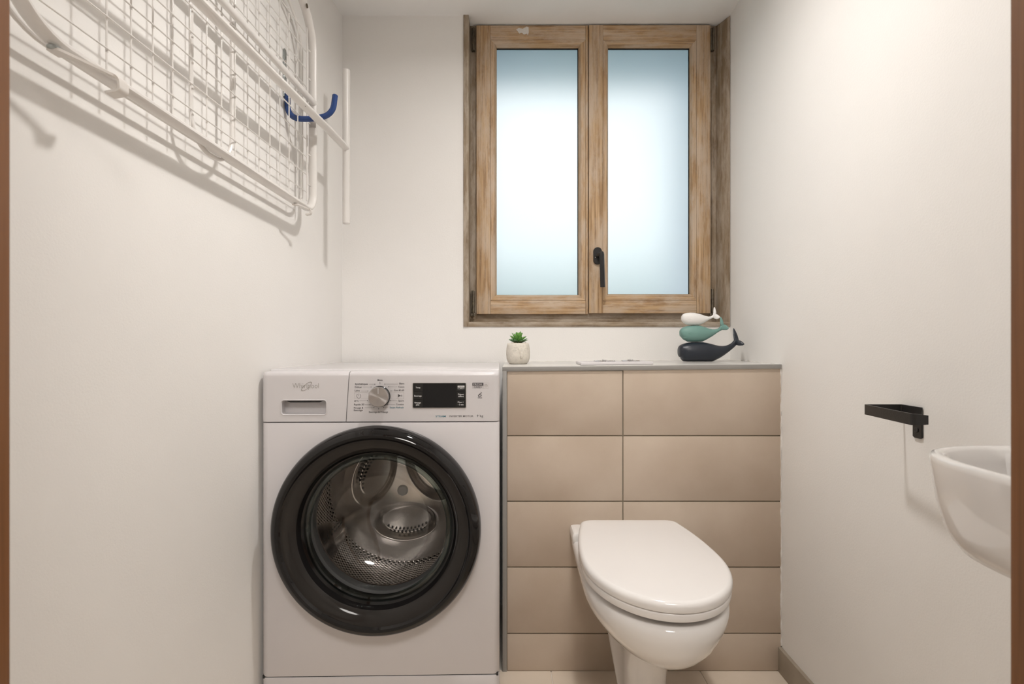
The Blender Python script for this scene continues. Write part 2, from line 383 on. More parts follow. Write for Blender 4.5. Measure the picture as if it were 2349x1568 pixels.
# ---------------------------------------------------------------- boxed-in tiled cistern wall
bx = thing('wall_boxing', None, None, (.37, YT+.2, 0), kind='structure')
BX0 = P(1163, 0, YT).x
obj('grout_bed', boxbm(BX0-.004, XR+.005, YT+.004, YT+.02, 0, .838), M['grout'], bx)
obj('core', boxbm(BX0-.0115, XR+.01, YT+.02, YB, 0, .838), M['paint'], bx)
def zt(py): return P(0, py, YT).z
rows = [(850, 999), (999, 1149.5), (1149.5, 1300.5), (1300.5, 1452.5), (1452.5, 1539)]
g = .0016; xj = P(1429, 0, YT).x
for (a, b) in rows:
    z1 = zt(a)-(0 if a == 850 else g); z0 = zt(b)+(g if b != 1539 else 0)
    if b == 1539: z0 = 0.001
    for (x0, x1) in ((BX0+.0008, xj-g), (xj+g, XR-.001)):
        if a == 850: z1b = .836 if x0 < .1 else .8425
        else: z1b = z1
        o = obj('tile', boxbm(x0, x1, YT+random.uniform(-.0004, .0004), YT+.009, z0, z1b, .0009, 2), M['tile'], bx)
# ledge board and its metal trim; rises slightly to the right
def sl(z, x): return z+.0075*(x-.37)/.74
def slab(x0, x1, y0, y1, z0, z1, bev=0):
    b = boxbm(x0, x1, y0, y1, z0, z1, bev, 2)
    for v in b.verts: v.co.z = sl(v.co.z, v.co.x)
    return b
LZ = 0.851
obj('ledge', slab(BX0-.012, XR+.012, YT-.001, YB, .8385, LZ, .0008), M['ledge'], bx)
obj('edge_trim', slab(BX0-.013, XR-.001, YT-.004, YT+.002, LZ-.0115, LZ+.0004, .0008), M['alu'], bx)
obj('edge_trim', boxbm(BX0-.0125, BX0-.0004, YT-.004, YT+.02, 0, .8375, .001), M['alu'], bx)
# rough caulk bead where tiles meet the right-hand wall and where the ledge meets the plaster
def wob(a, b, r, n=60):
    a = Vector(a); b = Vector(b); out = []; rs = []
    for i in range(n+1):
        p = a.lerp(b, i/n); out.append(p+Vector([random.uniform(-1, 1)*r*.3 for _ in range(3)])); rs.append(random.uniform(.5, 1.5))
    return tube(out, r, 6, rs=rs)
obj('caulk_bead', wob((XR-.0005, YT+.001, 0.07), (XR-.0005, YT+.001, .845), .0022), M['caulk'], bx)
obj('caulk_bead', wob((XR+.004, YT+.01, sl(LZ, XR)), (.764, YB, sl(LZ, XR)), .002), M['caulk'], bx)
obj('caulk_bead', wob((BX0, YB, sl(LZ, BX0)), (.764, YB, sl(LZ, XR)), .002), M['caulk'], bx)

# ---------------------------------------------------------------- window
wd = thing('window_1', None, None, (.3, YB, WZ0), kind='structure')
YS = 2.040        # sash front
def rect(px0, px1, py0, py1, Y, dep, m, name, par, bev=.0012, dz=0):
    a = P(px0, py1, Y); b = P(px1, py0, Y)
    return obj(name, boxbm(a.x, b.x, Y, Y+dep, a.z, b.z, bev, 2), m, par)
# casing on the plaster
a = P(1063, 749, YB-.006); b = P(1075, 33, YB-.006)
obj('casing', boxbm(a.x, b.x, YB-.006, YB+.075, a.z, b.z, .0015), M['greyv'], wd)
a = P(1063.5, 749, YB-.004); b = P(1674, 738, YB-.004)
obj('casing', boxbm(a.x, b.x, YB-.004, YB+.03, a.z, b.z, .0015), M['greyh'], wd)
# splayed reveal board on the right
q0 = P(1674, 0, YB-.004); q1 = P(1642, 0, 2.056)
za = P(0, 738, YB).z; zb = ZC-.002
obj('reveal_board', prism([(q0.x, q0.y), (q1.x, q1.y), (q1.x+.004, q1.y+.04), (q0.x+.0015, q1.y+.04), (q0.x+.0015, q0.y)], za-.018, zb, .0008, 1), M['greyv'], wd)
# fixed frame round the sashes
rect(1075.5, 1100, 30, 716.8, 2.056, .03, M['greyv'], 'frame_side', wd)
rect(1624, 1660, 30, 716.8, 2.056, .03, M['greyv'], 'frame_side', wd)
rect(1076, 1642, 717, 742, 2.056, .03, M['greyh'], 'frame_sill', wd)
a = P(1076, 745, YB+.028); b = P(1645, 745, YB+.028)
obj('sill_board', boxbm(P(1077, 0, YB).x, P(1668, 0, YB).x, YB+.001, 2.058, P(0, 740, YB).z-.006, P(0, 740, YB).z, .001), M['greyh'], wd)
def bead(x0, x1, z0, z1, w, y0, y1, par, sides):
    """mitred glazing bead: four pieces, front at y0 sloping to y1 at the glass; sides=(l,r,t,b) widths"""
    l, r, t, bt = sides
    for k in range(4):
        if k == 0: o = [(x0, z0), (x0, z1)]; i = [(x0+l, z0+bt), (x0+l, z1-t)]
        if k == 1: o = [(x1, z1), (x1, z0)]; i = [(x1-r, z1-t), (x1-r, z0+bt)]
        if k == 2: o = [(x0, z1), (x1, z1)]; i = [(x0+l, z1-t), (x1-r, z1-t)]
        if k == 3: o = [(x1, z0), (x0, z0)]; i = [(x1-r, z0+bt), (x0+l, z0+bt)]
        bm = bmesh.new(); secs = []
        for e in (0, 1):
            O = Vector((o[e][0], 0, o[e][1])); I = Vector((i[e][0], 0, i[e][1])); D = I-O
            prof = [O+Vector((0, y0+.0005, 0)), O+D*.03+Vector((0, y0, 0)), O+D*.62+Vector((0, y0, 0)), O+D*.72+Vector((0, y0+.0015, 0)), I+Vector((0, y1-.003, 0)), I+Vector((0, y1+.006, 0)), O+Vector((0, y1+.006, 0))]
            secs.append(prof)
        rings(secs, True, True, True, bm)
        obj('glazing_bead', bm, M['woodv'] if k < 2 else M['woodh'], par, ang=20)
def sash(px, pyt, pyb, gl, Ys, handed):
    (a, b, c, d) = px       # outer stile left, inner edge, inner edge right, outer right
    t = thing('sash', None, None, P((a+d)/2, pyb, Ys)); attach(t, wd)
    z1, z2, z3, z0 = [P(0, y, Ys).z for y in (pyt, 91, 689, pyb)]
    X = [P(v, 0, Ys).x for v in px]
    obj('stile', boxbm(X[0], X[1], Ys, Ys+.04, z0, z1, .0012), M['woodv'], t)
    obj('stile', boxbm(X[2], X[3], Ys, Ys+.04, z0, z1, .0012), M['woodv'], t)
    obj('rail', boxbm(X[1]+.0003, X[2]-.0003, Ys+.0003, Ys+.04, z2, z1, .001), M['woodh'], t)
    obj('rail', boxbm(X[1]+.0003, X[2]-.0003, Ys+.0003, Ys+.04, z0, z3, .001), M['woodh'], t)
    yg = Ys+.020
    gx0, gx1 = P(gl[0], 0, yg).x, P(gl[1], 0, yg).x; gz1, gz0 = P(0, gl[2], yg).z, P(0, gl[3], yg).z
    bead(X[1]+.0006, X[2]-.0006, z3+.0006, z2-.0006, 0, Ys+.0006, yg, t, (gx0-X[1], X[2]-gx1, z2-gz1, gz0-z3))
    obj('seal', prism([(gx0-.004, gz0-.004), (gx1+.004, gz0-.004), (gx1+.004, gz0+.0012), (gx0-.004, gz0+.0012)], yg-.001, yg+.006, axis='y'), M['darkgap'], t)
    bm = boxbm(gx1-.0035, gx1+.004, yg+.0028, yg+.0068, gz0, gz1)
    boxbm(gx0-.004, gx1+.004, yg+.0028, yg+.0068, gz1-.0042, gz1+.004, bm=bm)
    obj('spacer', bm, M['darkgap'], t)
    obj('pane', boxbm(gx0-.004, gx1+.004, yg+.007, yg+.011, gz0-.004, gz1+.004), M['frost'], t, smooth=False)
    return t
sash((1093, 1125, 1343.5, 1349), 58, 720, (1139, 1327, 110, 677), YS, 0)
rs = sash((1351, 1383, 1598, 1630), 57, 718, (1394, 1582, 110, 675), YS-.003, 1)
rect(1338, 1362, 60, 716, YS+.042, .014, M['woodv'], 'light_stop_strip', wd)  # hidden strip added behind the sashes to stop light leaking through
# dark strip painted as the shade line between the meeting stiles
rect(1349.3, 1351, 60, 738, YS+.03, .01, M['darkgap'], 'meeting_gap', wd, 0)
# spatter of white paint left on the left sash's top rail and the right reveal
pts = [(1184, 68), (1190, 64), (1199, 66), (1208, 61), (1212.5, 62), (1213, 74), (1211, 81), (1209, 77), (1202, 79), (1197, 75), (1191, 77), (1188, 72)]
obj('paint_patch', prism([(P(x, y, YS-.0002).x, P(x, y, YS-.0002).z) for x, y in pts], YS-.0003, YS+.001, axis='y'), M['caulk'], wd, smooth=False)
# hinges
for (cx, cy, hh, low) in ((1086, 90, 26, 0), (1635, 90, 26, 0), (1085, 692, 26, 1), (1633, 690, 28, 1)):
    Yh = YS+.004
    h = thing('hinge', None, None, P(cx, cy+hh, Yh)); attach(h, wd)
    a = P(cx-3.2, cy+hh, Yh); b = P(cx+3.4, cy-hh, Yh)
    obj('leaf', boxbm(a.x-.0022, b.x, Yh-.001, Yh+.016, a.z, b.z, .0012), M['iron'], h)
    obj('pin', lathe([(0, a.z-.001), (.003, a.z), (.004, a.z+.004), (.0034, a.z+.008), (.0034, b.z-.004), (.002, b.z), (0, b.z)], 16, 'z', ((a.x+b.x)/2+.001, Yh-.004, 0)), M['iron'], h)
    if low:
        k = P(cx, cy+hh+3, Yh-.004)
        bm = bmesh.new()
        for dx in (-.0042, .004): tube([k+Vector((dx, -.002, .004)), k+Vector((dx, -.004, -.006))], .0032, 10, bm=bm)
        tube([k+Vector((-.008, 0, 0)), k+Vector((.008, 0, 0))], .0024, 8, bm=bm)
        obj('pivot', bm, M['iron'], h)
# handle
Yh = YS-.003
hc = P(1370.5, 587, Yh)
hd = thing('handle', None, None, hc); attach(hd, wd)
bm = bmesh.new(); secs = []
def stadium(w, h, y, n=28):
    out = []
    for k in range(n):
        a = 2*pi*k/n; out.append((hc.x+w*cos(a), y, hc.z+(h-w)*(1 if sin(a) >= 0 else -1)+w*sin(a)))
    return out
for (w, h, y) in ((.0155, .031, Yh), (.0155, .031, Yh-.006), (.0150, .0305, Yh-.0085), (.0138, .029, Yh-.0098)): secs.append(stadium(w, h, y))
obj('rosette', rings(secs), M['blackm'], hd)
stem0 = Vector((hc.x, Yh-.009, hc.z)); L0 = P(1382, 583, Yh-.045); 
obj('neck', tube([stem0+Vector((0, .002, 0)), stem0+Vector((.001, -.018, .0)), Vector((L0.x-.003, Yh-.043, hc.z+.001))], .0072, 14), M['blackm'], hd)
top = P(1380.5, 577, Yh-.046); bot = P(1382.5, 658, Yh-.046)
bm = tube([top+Vector((0, 0, .001)), top+Vector((0, 0, -.003)), top+Vector((0, 0, -.009)), bot+Vector((0, 0, .002)), bot], .0085, 8, rs=[.55, .85, 1, 1, .96], r2=.0085, up=(0, 1, 0))
obj('lever', bm, M['blackm'], hd)
obj('latch_dot', lathe([(0, .0), (.0016, 0), (.0014, -.001), (0, -.001)], 12, 'y', (hc.x-.009, Yh-.0098, hc.z-.006)), M['steel'], hd)

# ---------------------------------------------------------------- washing machine
MW = 0.593; YF = 1.415; RZ = radians(1.3)
mleft = P(603.5, 0, YF+.006).x
mc = Vector((mleft+MW/2*cos(RZ), YF, 0))
wm = thing('washing_machine', 'white front loading washing machine with black round door beside tiled wall', 'washing machine', mc, RZ)
wm['_local'] = 1
def face(px, py, off=0.0):
    d = Vector(((px-CX)/F, 1, -(py-CY)/F)); n = Vector((sin(RZ), -cos(RZ), 0))
    p0 = mc+n*off; t = (p0-Vector((0, 0, H))).dot(n)/d.dot(n); w_ = Vector((0, 0, H))+d*t
    l = Matrix.Rotation(-RZ, 3, 'Z') @ (w_-mc); return l.x, l.z
hw = MW/2; MD = .555; T = .8455
zs = face(870, 967.5)[1]; zk = face(870, 1550)[1]
def body(z0, z1, x0=-hw, x1=hw, rc=.018, d=MD, toprnd=0, y0=0):
    pts = []
    for (cx, cy, a0, on) in ((x1, y0, -90, x1 > hw-.001), (x1, d, 0, 0), (x0, d, 90, 0), (x0, y0, 180, x0 < -hw+.001)):
        if on:
            sx = -1 if cx > 0 else 1; c = Vector((cx+sx*rc, cy+rc))
            for k in range(9):
                a = radians(a0+k*90/8); pts.append((c.x+rc*cos(a), c.y+rc*sin(a)))
        else: pts.append((cx, cy))
    return pts
cab = obj('cabinet', prism(body(zk+.0012, zs-.0012), zk+.0012, zs-.0012, .0016, 2), M['white'], wm)
boolean(cab, lathe([(0, -.05), (.1902, -.05), (.1902, .085), (.2450, .085), (.2450, .42), (0, .42)], 96, 'y', (face(867, 1211)[0]-.0, 0, face(867, 1211)[1])))
obj('seam', prism(body(0, 0, rc=.016, d=MD-.01, x0=-hw+.003, x1=hw-.003, y0=.003), zk-.004, zk+.004), M['darkgap'], wm)
obj('seam', prism([(-hw+.004, .06), (hw-.004, .06), (hw-.004, MD-.01), (-hw+.004, MD-.01)], zs-.003, zs+.003), M['darkgap'], wm)
obj('kick_plate', prism(body(0, 0), .012, zk-.0012, .0016, 2), M['white'], wm)
for sx in (-1, 1):
    for yy in (.06, MD-.06): obj('foot', lathe([(0, 0), (.02, 0), (.02, .006), (.012, .008), (.012, .013), (0, .013)], 20, 'z', (sx*(hw-.05), yy, 0)), M['rubber'], wm)
# control fascia: profile extruded in x with rounded top front, split into drawer front and control panel
def circ_rows(xa0, xa1, xb0, xb1, rl, rr):
    prof = [(0.0, zs+.0012), (0.0, zs+.03), (0.0, zs+.07), (0.0006, T-.024)]
    for k in range(9):
        a = radians(180-k*90/8); prof.append((.0130+.0124*cos(a), T-.014+.0118*sin(a)))
    prof += [(.06, T-.0015), (.06, zs+.0012)]
    R = []
    def add(left, dx, dy):
        out = []
        for (y, z) in prof:
            f = (z-zs)/(T-zs); x = (xa0+(xb0-xa0)*f+dx) if left else (xa1+(xb1-xa1)*f-dx)
            out.append((x, y+dy if y < .03 else y, z-(dy*.25 if z > T-.01 else 0)))
        R.append(out)
    return R, add, 8
# (simple version: circular rounding of the outer vertical edges)
def fascia_mesh(xa0, xa1, xb0, xb1, rl, rr):
    R, add, N = circ_rows(xa0, xa1, xb0, xb1, 0, 0)
    R.clear()
    def corner(r):
        return [(r*(1-cos(pi/2*k/N)), r*(1-sin(pi/2*k/N))) for k in range(N+1)]
    if rl:
        for dx, dy in corner(rl): add(True, dx, dy)
    else: add(True, 0, .0014); add(True, .0004, .0004); add(True, .0014, 0)
    if rr:
        for dx, dy in reversed(corner(rr)): add(False, dx, dy)
    else: add(False, .0014, 0); add(False, .0004, .0004); add(False, 0, .0014)
    return rings(R)
sb = face(793.5, 966)[0]; st = face(801, 850)[0]
drawer = obj('detergent_drawer', fascia_mesh(-hw, sb-.0006, -hw, st-.0006, .016, 0), M['panelw'], wm)
panel = obj('control_panel', fascia_mesh(sb+.0008, hw, st+.0008, hw, 0, .018), M['panelw'], wm)
obj('worktop', prism(body(0, 0, rc=.004, y0=.055, d=MD), T-.022, T+.001, .004, 3), M['white'], wm)
obj('upper_cabinet', prism(body(0, 0, rc=.004, y0=.0605, d=MD), zs+.0012, T-.0222, .001, 1), M['white'], wm)
obj('panel_seam', prism([(sb-.006, zs+.004), (sb+.006, zs+.004), (st+.006, T-.008), (st-.006, T-.008)], .006, .03, axis='y'), M['darkgap'], wm)
# drawer grip pocket
x0, z0 = face(646, 950); x1, z1 = face(748, 918)
def rrect(x0, x1, z0, z1, r, n=5):
    pts = []
    for (cx, cz, a0) in ((x1-r, z0+r, -90), (x1-r, z1-r, 0), (x0+r, z1-r, 90), (x0+r, z0+r, 180)):
        for k in range(n+1):
            a = radians(a0+90*k/n); pts.append((cx+r*cos(a), cz+r*sin(a)))
    return pts
boolean(drawer, prism(rrect(x0, x1, z0, z1, .006), -.02, .024, axis='y'))
lipsec = []
for (e, y) in ((.003, .001), (.0024, -.0012), (.0008, -.0014), (-.0005, .001)):
    lipsec.append([(p[0], y, p[1]) for p in rrect(x0-e, x1+e, z0-e, z1+e, .006+e)])
obj('grip_lip', rings(lipsec, True, False, False), M['panelw'], drawer)
bm = prism([(x0+.014, z1), (x0+.022, z1-.0055), (x1-.016, z1-.0055), (x1-.008, z1)], .002, .022, axis='y')
obj('grip_ridge', prism([(x0+.003, z1-.0005), (x0+.010, z1-.0012), (x0+.020, z1-.0052), (x1-.018, z1-.0052), (x1-.008, z1-.0012), (x1-.003, z1-.0005)], .004, .023, axis='y'), M['dispkey'], drawer)
bm.free()
# display
x0, z0 = face(947.5, 935); x1, z1 = face(1068.5, 878)
panel_disp = obj('display', prism(rrect(x0, x1, z0, z1, .002), -.0008, .004, .0005, 1, axis='y'), M['mirror'], panel)
fr = bmesh.new(); s_ = []
for (e, y) in ((.0012, .001), (.0012, -.0011), (.0, -.0013), (-.0004, -.0006)): s_.append([(p[0], y, p[1]) for p in rrect(x0-e, x1+e, z0-e, z1+e, .0022+e)])
rings(s_, True, False, False, fr); obj('display_frame', fr, M['inkgrey'], panel)
def c2(cx, cy, off=0): return face(900+cx*280/2349, 820+cy*280/2349, off)
def c1(cx, cy, off=0): return face(600+cx*340/2349, 820+cy*340/2349, off)
def flat(pts, m, name='print', y=-.0003, th=.0003, par=None):
    return obj(name, prism(pts, y-th, y, axis='y'), m, par or panel, smooth=False)
for col, (a, b) in enumerate(((418, 582), (1236, 1402))):
    for (c, d) in ((498, 645), (652, 798), (805, 945)):
        p = c2(a, d, .001); q = c2(b, c, .001)
        flat([(p[0], p[1]), (q[0], p[1]), (q[0], q[1]), (p[0], q[1])], M['dispkey'], 'touch_key', -.0009)
def text(s, cf, x0, x1, yc, m, y=-.0003, hgt=None, par=None, name='lettering', shear=0, off=.0):
    cu = bpy.data.curves.new('t', 'FONT'); cu.body = s; cu.extrude = 0.0; cu.shear = shear; cu.resolution_u = 2; cu.offset = off
    o = bpy.data.objects.new('t', cu); COL.objects.link(o)
    dg = bpy.context.evaluated_depsgraph_get(); dg.update()
    me = bpy.data.meshes.new_from_object(o.evaluated_get(dg)); bpy.data.objects.remove(o); bpy.data.curves.remove(cu)
    xs = [v.co.x for v in me.vertices]; ys = [v.co.y for v in me.vertices]
    a = cf(x0, yc); b = cf(x1, yc); W = b[0]-a[0]; s0 = W/(max(xs)-min(xs))
    lo, hi = (0.0, 0.70); mid = .35
    sy = s0
    if hgt: 
        ha = cf(x0, yc-hgt/2)[1]-cf(x0, yc+hgt/2)[1]; sy = ha/.70
    for v in me.vertices:
        v.co = Vector((a[0]+(v.co.x-min(xs))*s0, y, a[1]+(v.co.y-mid)*sy))
    me.materials.append(m); me.name = name
    q = bpy.data.objects.new(name, me); COL.objects.link(q); attach(q, par or panel); return q
for o in (panel, drawer, panel_disp): o['_local'] = 1
K = M['ink']
for s, x0, x1, y, m in (("Mixte", 1838, 1918, 353, K), ("Synthétiques", 1483, 1684, 415, K), ("Délicat", 1480, 1586, 465, K), ("Laine", 1477, 1558, 520, K),
    ("20°C", 1467, 1540, 683, K), ("Rapide 30'", 1465, 1628, 740, K), ("Rinçage &", 1463, 1612, 793, K), ("Essorage", 1463, 1602, 830, K),
    ("Essorage & Vidange", 1703, 2005, 859, K), ("Steam Refresh", 2030, 2252, 789, M['teal']), ("Couette", 2130, 2252, 738, K), ("Sport", 2168, 2255, 680, K),
    ("Eco 40-60", 2107, 2260, 515, K), ("Coton", 2168, 2263, 461, K), ("Blanc", 2183, 2263, 408, K)):
    text(s, c1, x0, x1, y, m, off=.012)
def seg(cf, xa, ya, xb, yb, wpx, m, y=-.0003, name='print', par=None):
    A = Vector(cf(xa, ya)); B = Vector(cf(xb, yb)); d = (B-A).normalized(); n = Vector((-d.y, d.x))*wpx
    flat([tuple(A+n), tuple(B+n), tuple(B-n), tuple(A-n)], m, name, y, .0002, par)
for (a, b, y, arrow) in ((1703, 1800, 421, 1), (1606, 1740, 464, 1), (1576, 1690, 527, 1), (1553, 1683, 680, 1), (1635, 1722, 744, 1), (1635, 1785, 790, 1),
    (2165, 1948, 418, 1), (2150, 2008, 460, 1), (2092, 2048, 523, 1), (2153, 2042, 679, 1), (2115, 1995, 742, 1), (2008, 1930, 787, 1)):
    seg(c1, a, y, b, y, .00016, K); s_ = 1 if b > a else -1
    A = c1(b+s_*6, y); B = c1(b-s_*8, y-8); C = c1(b-s_*8, y+8); flat([A, B, C], K, 'print', -.0003, .0002)
for (x, y0_, y1_) in ((1876, 378, 404), (1857, 830, 802)):
    seg(c1, x, y0_, x, y1_, .00016, K); s_ = 1 if y1_ > y0_ else -1
    flat([c1(x, y1_+s_*8), c1(x-7, y1_-s_*8), c1(x+7, y1_-s_*8)], K, 'print', -.0003, .0002)
def outline(cf, x0, x1, y0, y1, r, wd_, m, name='print', y=-.0003, par=None):
    a = cf(x0, y1); b = cf(x1, y0); b_ = bmesh.new(); o = rrect(a[0], b[0], a[1], b[1], r, 4); i = rrect(a[0]+wd_, b[0]-wd_, a[1]+wd_, b[1]-wd_, max(r-wd_, .0002), 4)
    rings([[(p[0], y, p[1]) for p in o], [(p[0], y-.0001, p[1]) for p in i]], True, False, False, b_); obj(name, b_, m, par or panel, smooth=False)
outline(c1, 1472, 1700, 547, 653, .0018, .00025, M['inkgrey'], 'start_key'); outline(c1, 2030, 2258, 547, 655, .0018, .00025, M['inkgrey'], 'start_key')
def arc(cf, cx, cy, r, a0, a1, wpx, m, par=None, sx=1, rot=0, n=28, y=-.0003):
    b_ = bmesh.new(); A = []; B = []
    for k in range(n+1):
        a = radians(a0+(a1-a0)*k/n)
        for L, rr in ((A, r-wpx), (B, r+wpx)):
            u = (rr)*cos(a)*sx; v = rr*sin(a); X = cx+u*cos(rot)-v*sin(rot); Y_ = cy+u*sin(rot)+v*cos(rot)
            p = cf(X, Y_); L.append((p[0], y, p[1]))
    rings([A, B], False, False, False, b_); return obj('print', b_, m, par or panel, smooth=False)
arc(c1, 1540, 606, 34, -60, 240, 2.2, K); seg(c1, 1540, 568, 1540, 606, .0002, K)
flat([c1(2163, 575), c1(2205, 600), c1(2163, 626)], K); seg(c1, 2214, 588, 2214, 614, .0003, K); seg(c1, 2227, 588, 2227, 614, .0003, K)
text("Whirlpool", c1, 490, 908, 441, M['inkgrey'], hgt=86, par=drawer, off=-.012)
arc(c1, 712, 455, 34, 0, 360, 2.4, M['inkgrey'], par=drawer, sx=2.9, rot=radians(-40), n=48)
W_ = M['inkwhite']; DYY = -.0014
for s, x0, x1, y in (("Temp.", 452, 545, 572), ("Essorage", 424, 566, 733), ("Rinçage", 430, 552, 862), ("plus", 458, 520, 902), ("Départ", 1265, 1376, 702), ("différé", 1268, 1372, 742), ("Clean +", 1257, 1372, 852), ("← 3 sec", 1262, 1372, 898)):
    text(s.replace("←", "-"), c2, x0, x1, y, W_, y=DYY, off=.01)
a = c2(1258, 572); b = c2(1388, 537); flat([(a[0], a[1]), (b[0], a[1]), (b[0], b[1]), (a[0], b[1])], W_, 'print', -.0013)
text("FRESH", c2, 1275, 1368, 554, K, y=-.0018); text("CARE+", c2, 1275, 1376, 587, W_, y=-.0018)
outline(c2, 1258, 1388, 537, 604, .0003, .0002, W_, y=-.0014)
a = c2(1542, 538); b = c2(1752, 481); flat([(a[0], a[1]), (b[0], a[1]), (b[0], b[1]), (a[0], b[1])], K)
text("FRESH", c2, 1560, 1722, 510, M['panelw'], y=-.0008, hgt=34); text("CARE+", c2, 1566, 1728, 566, K, hgt=32, off=.01)
outline(c2, 1538, 1858, 480, 592, .0012, .0002, M['inkgrey']); seg(c2, 1752, 482, 1752, 590, .00015, M['inkgrey'])
arc(c2, 1805, 537, 26, -150, 130, 2, M['inkgrey']); arc(c2, 1800, 533, 34, 150, 220, 2, M['inkgrey']); flat([c2(1785, 525), c2(1830, 525), c2(1808, 555)], M['inkgrey']) if False else arc(c2, 1806, 532, 13, 0, 360, 1.8, M['inkgrey'])
text("6", c2, 1650, 1722, 712, K, hgt=84, shear=.25); text("sense", c2, 1645, 1727, 767, K, off=.02)
arc(c2, 1690, 690, 34, -75, -20, 2.5, K)
text("STEAM", c2, 832, 1028, 1127, M['teal'], hgt=34, off=.012); text("INVERTER MOTOR", c2, 1098, 1558, 1124, K, hgt=32, off=.008); text("9 kg", c2, 1625, 1747, 1116, K, hgt=42)
# programme dial
kx, kz = face(871.5, 908.5)
dial = obj('dial', lathe([(.0262, .0), (.0262, -.003), (.0252, -.004), (.0250, -.0175), (.0242, -.0185)], 64, 'y', (kx, 0, kz)), M['dispkey'], panel); dial['_local'] = 1
dm = mat('turned_metal', (0.52, 0.49, 0.48), 0.30, metal=1.0); db = dm.node_tree.nodes['Principled BSDF']
db.inputs['Anisotropic'].default_value = 0.9
geo = dm.node_tree.nodes.new('ShaderNodeNewGeometry'); sb_ = dm.node_tree.nodes.new('ShaderNodeVectorMath'); sb_.operation = 'SUBTRACT'
oc = dm.node_tree.nodes.new('ShaderNodeTexCoord'); sb_.inputs[1].default_value = (kx, 0, kz)
cr_ = dm.node_tree.nodes.new('ShaderNodeVectorMath'); cr_.operation = 'CROSS_PRODUCT'; cr_.inputs[1].default_value = (0, 1, 0)
dm.node_tree.links.new(oc.outputs['Object'], sb_.inputs[0]); dm.node_tree.links.new(sb_.outputs[0], cr_.inputs[0]); dm.node_tree.links.new(cr_.outputs[0], db.inputs['Tangent'])
obj('dial_cap', lathe([(.0250, -.012), (.0250, -.0185), (.0243, -.0205), (.0232, -.0212), (.012, -.0206), (0, -.0204)], 64, 'y', (kx, 0, kz)), dm, panel)
flat([(kx-.0005, kz+.008), (kx+.0005, kz+.008), (kx+.0005, kz+.022), (kx-.0005, kz+.022)], M['inkwhite'], 'pointer', -.0213, .0002)
# door
dx, dz = face(867, 1211); dcen = (dx, 0, dz)
door = thing('door', None, None, (0, 0, 0)); door['_keep'] = 1; door.parent = wm; door['_local'] = 1; door.location = (0, 0, 0)
obj('door_rim', lathe([(.2535, .001), (.2575, -.004), (.2580, -.014), (.2545, -.030), (.2475, -.041), (.2385, -.0455), (.2320, -.0440), (.2290, -.0400), (.2270, -.0380)], 160, 'y', dcen), M['black'], door)
obj('door_bezel', lathe([(.2285, -.0385), (.2200, -.0370), (.2080, -.0310), (.1990, -.0230), (.1960, -.0190)], 160, 'y', dcen), M['smoke'], door)
obj('door_throat', lathe([(.1965, -.0195), (.1940, -.0120), (.1900, -.003), (.1820, .002), (.1815, .04)], 160, 'y', dcen), M['black'], door)
obj('glass_rim', lathe([(.1820, .001), (.1800, -.0045), (.1750, -.0060), (.1715, -.0030), (.1690, .008), (.1720, .010), (.1800, .010), (.1820, .001)], 128, 'y', dcen), M['rimglass'], door)
bowl = [(.1700, -.002), (.1660, .004), (.1600, .018), (.1500, .040), (.1350, .062), (.1120, .080), (.0800, .090), (.0400, .094), (0, .095)]
obj('glass_bowl', lathe(bowl, 128, 'y', dcen), M['glass'], door)
obj('gasket', lathe([(.1900, .012), (.1880, .045), (.1780, .050), (.1740, .065), (.1800, .085), (.1950, .080)], 128, 'y', dcen), M['rubber'], wm)
# drum
drum = thing('drum', None, None, (0, 0, 0)); drum['_keep'] = 1; drum.parent = wm; drum['_local'] = 1
obj('drum_lip', lathe([(.1830, .088), (.1815, .096), (.1850, .104), (.2000, .108), (.2250, .112), (.2360, .120)], 128, 'y', dcen), M['steel'], drum)
obj('perforated_wall', lathe([(.2360, .120), (.2380, .17), (.2380, .23), (.2380, .30), (.2380, .37), (.2300, .385)], 128, 'y', dcen, uvscale=.238), M['perf'], drum)
# back plate with three pressed oval lobes round a pale hub
bm = bmesh.new(); NR = 72; NA = 180; R = []
LOB = [radians(-86), radians(154), radians(34)]
def lobe_uv(x, z, a):
    u = x*cos(a)+z*sin(a)-.102; v = -x*sin(a)+z*cos(a); return u/.050, v/.084
for i in range(NR+1):
    r = .232*i/NR; row = []
    for j in range(NA):
        a = 2*pi*j/NA; x = r*cos(a); z = r*sin(a); y = .385-.022*max(0, 1-(r/.19)**2)
        for la in LOB:
            u, v = lobe_uv(x, z, la); d = sqrt(u*u+v*v); t = max(0, min(1, (1.25-d)/.4)); t = t*t*(3-2*t); y += .030*t
        row.append(bm.verts.new((dx+x, y, dz+z)))
    R.append(row)
for i in range(NR):
    for j in range(NA): bm.faces.new((R[i][j], R[i][(j+1) % NA], R[i+1][(j+1) % NA], R[i+1][j]))
bmesh.ops.remove_doubles(bm, verts=bm.verts, dist=1e-5)
obj('back_plate', bm, M['steel'], drum, ang=80)
obj('hub', lathe([(0, -.006), (.013, -.006), (.0165, -.003), (.017, .004)], 32, 'y', (dx, .363, dz)), M['inkwhite'], drum)
for la in LOB:
    bm = bmesh.new()
    for row in (0, 1):
        for k in range(11):
            v = (-.72+.144*k+.07*row)*.084; q = .62+.18*row; w_ = v/.084
            u = sqrt(max(0, q*q-w_*w_*.5))*.050+.102; x = u*cos(la)-v*sin(la); z = u*sin(la)+v*cos(la)
            c = Vector((dx+x, .385-.022*max(0, 1-((x*x+z*z)/.19**2))+.0265, dz+z)); tube([c, c+Vector((0, .006, 0))], .0032, 8, bm=bm)
    o = obj('vent_holes', bm, M['darkgap'], drum); o['kind'] = 'stuff'
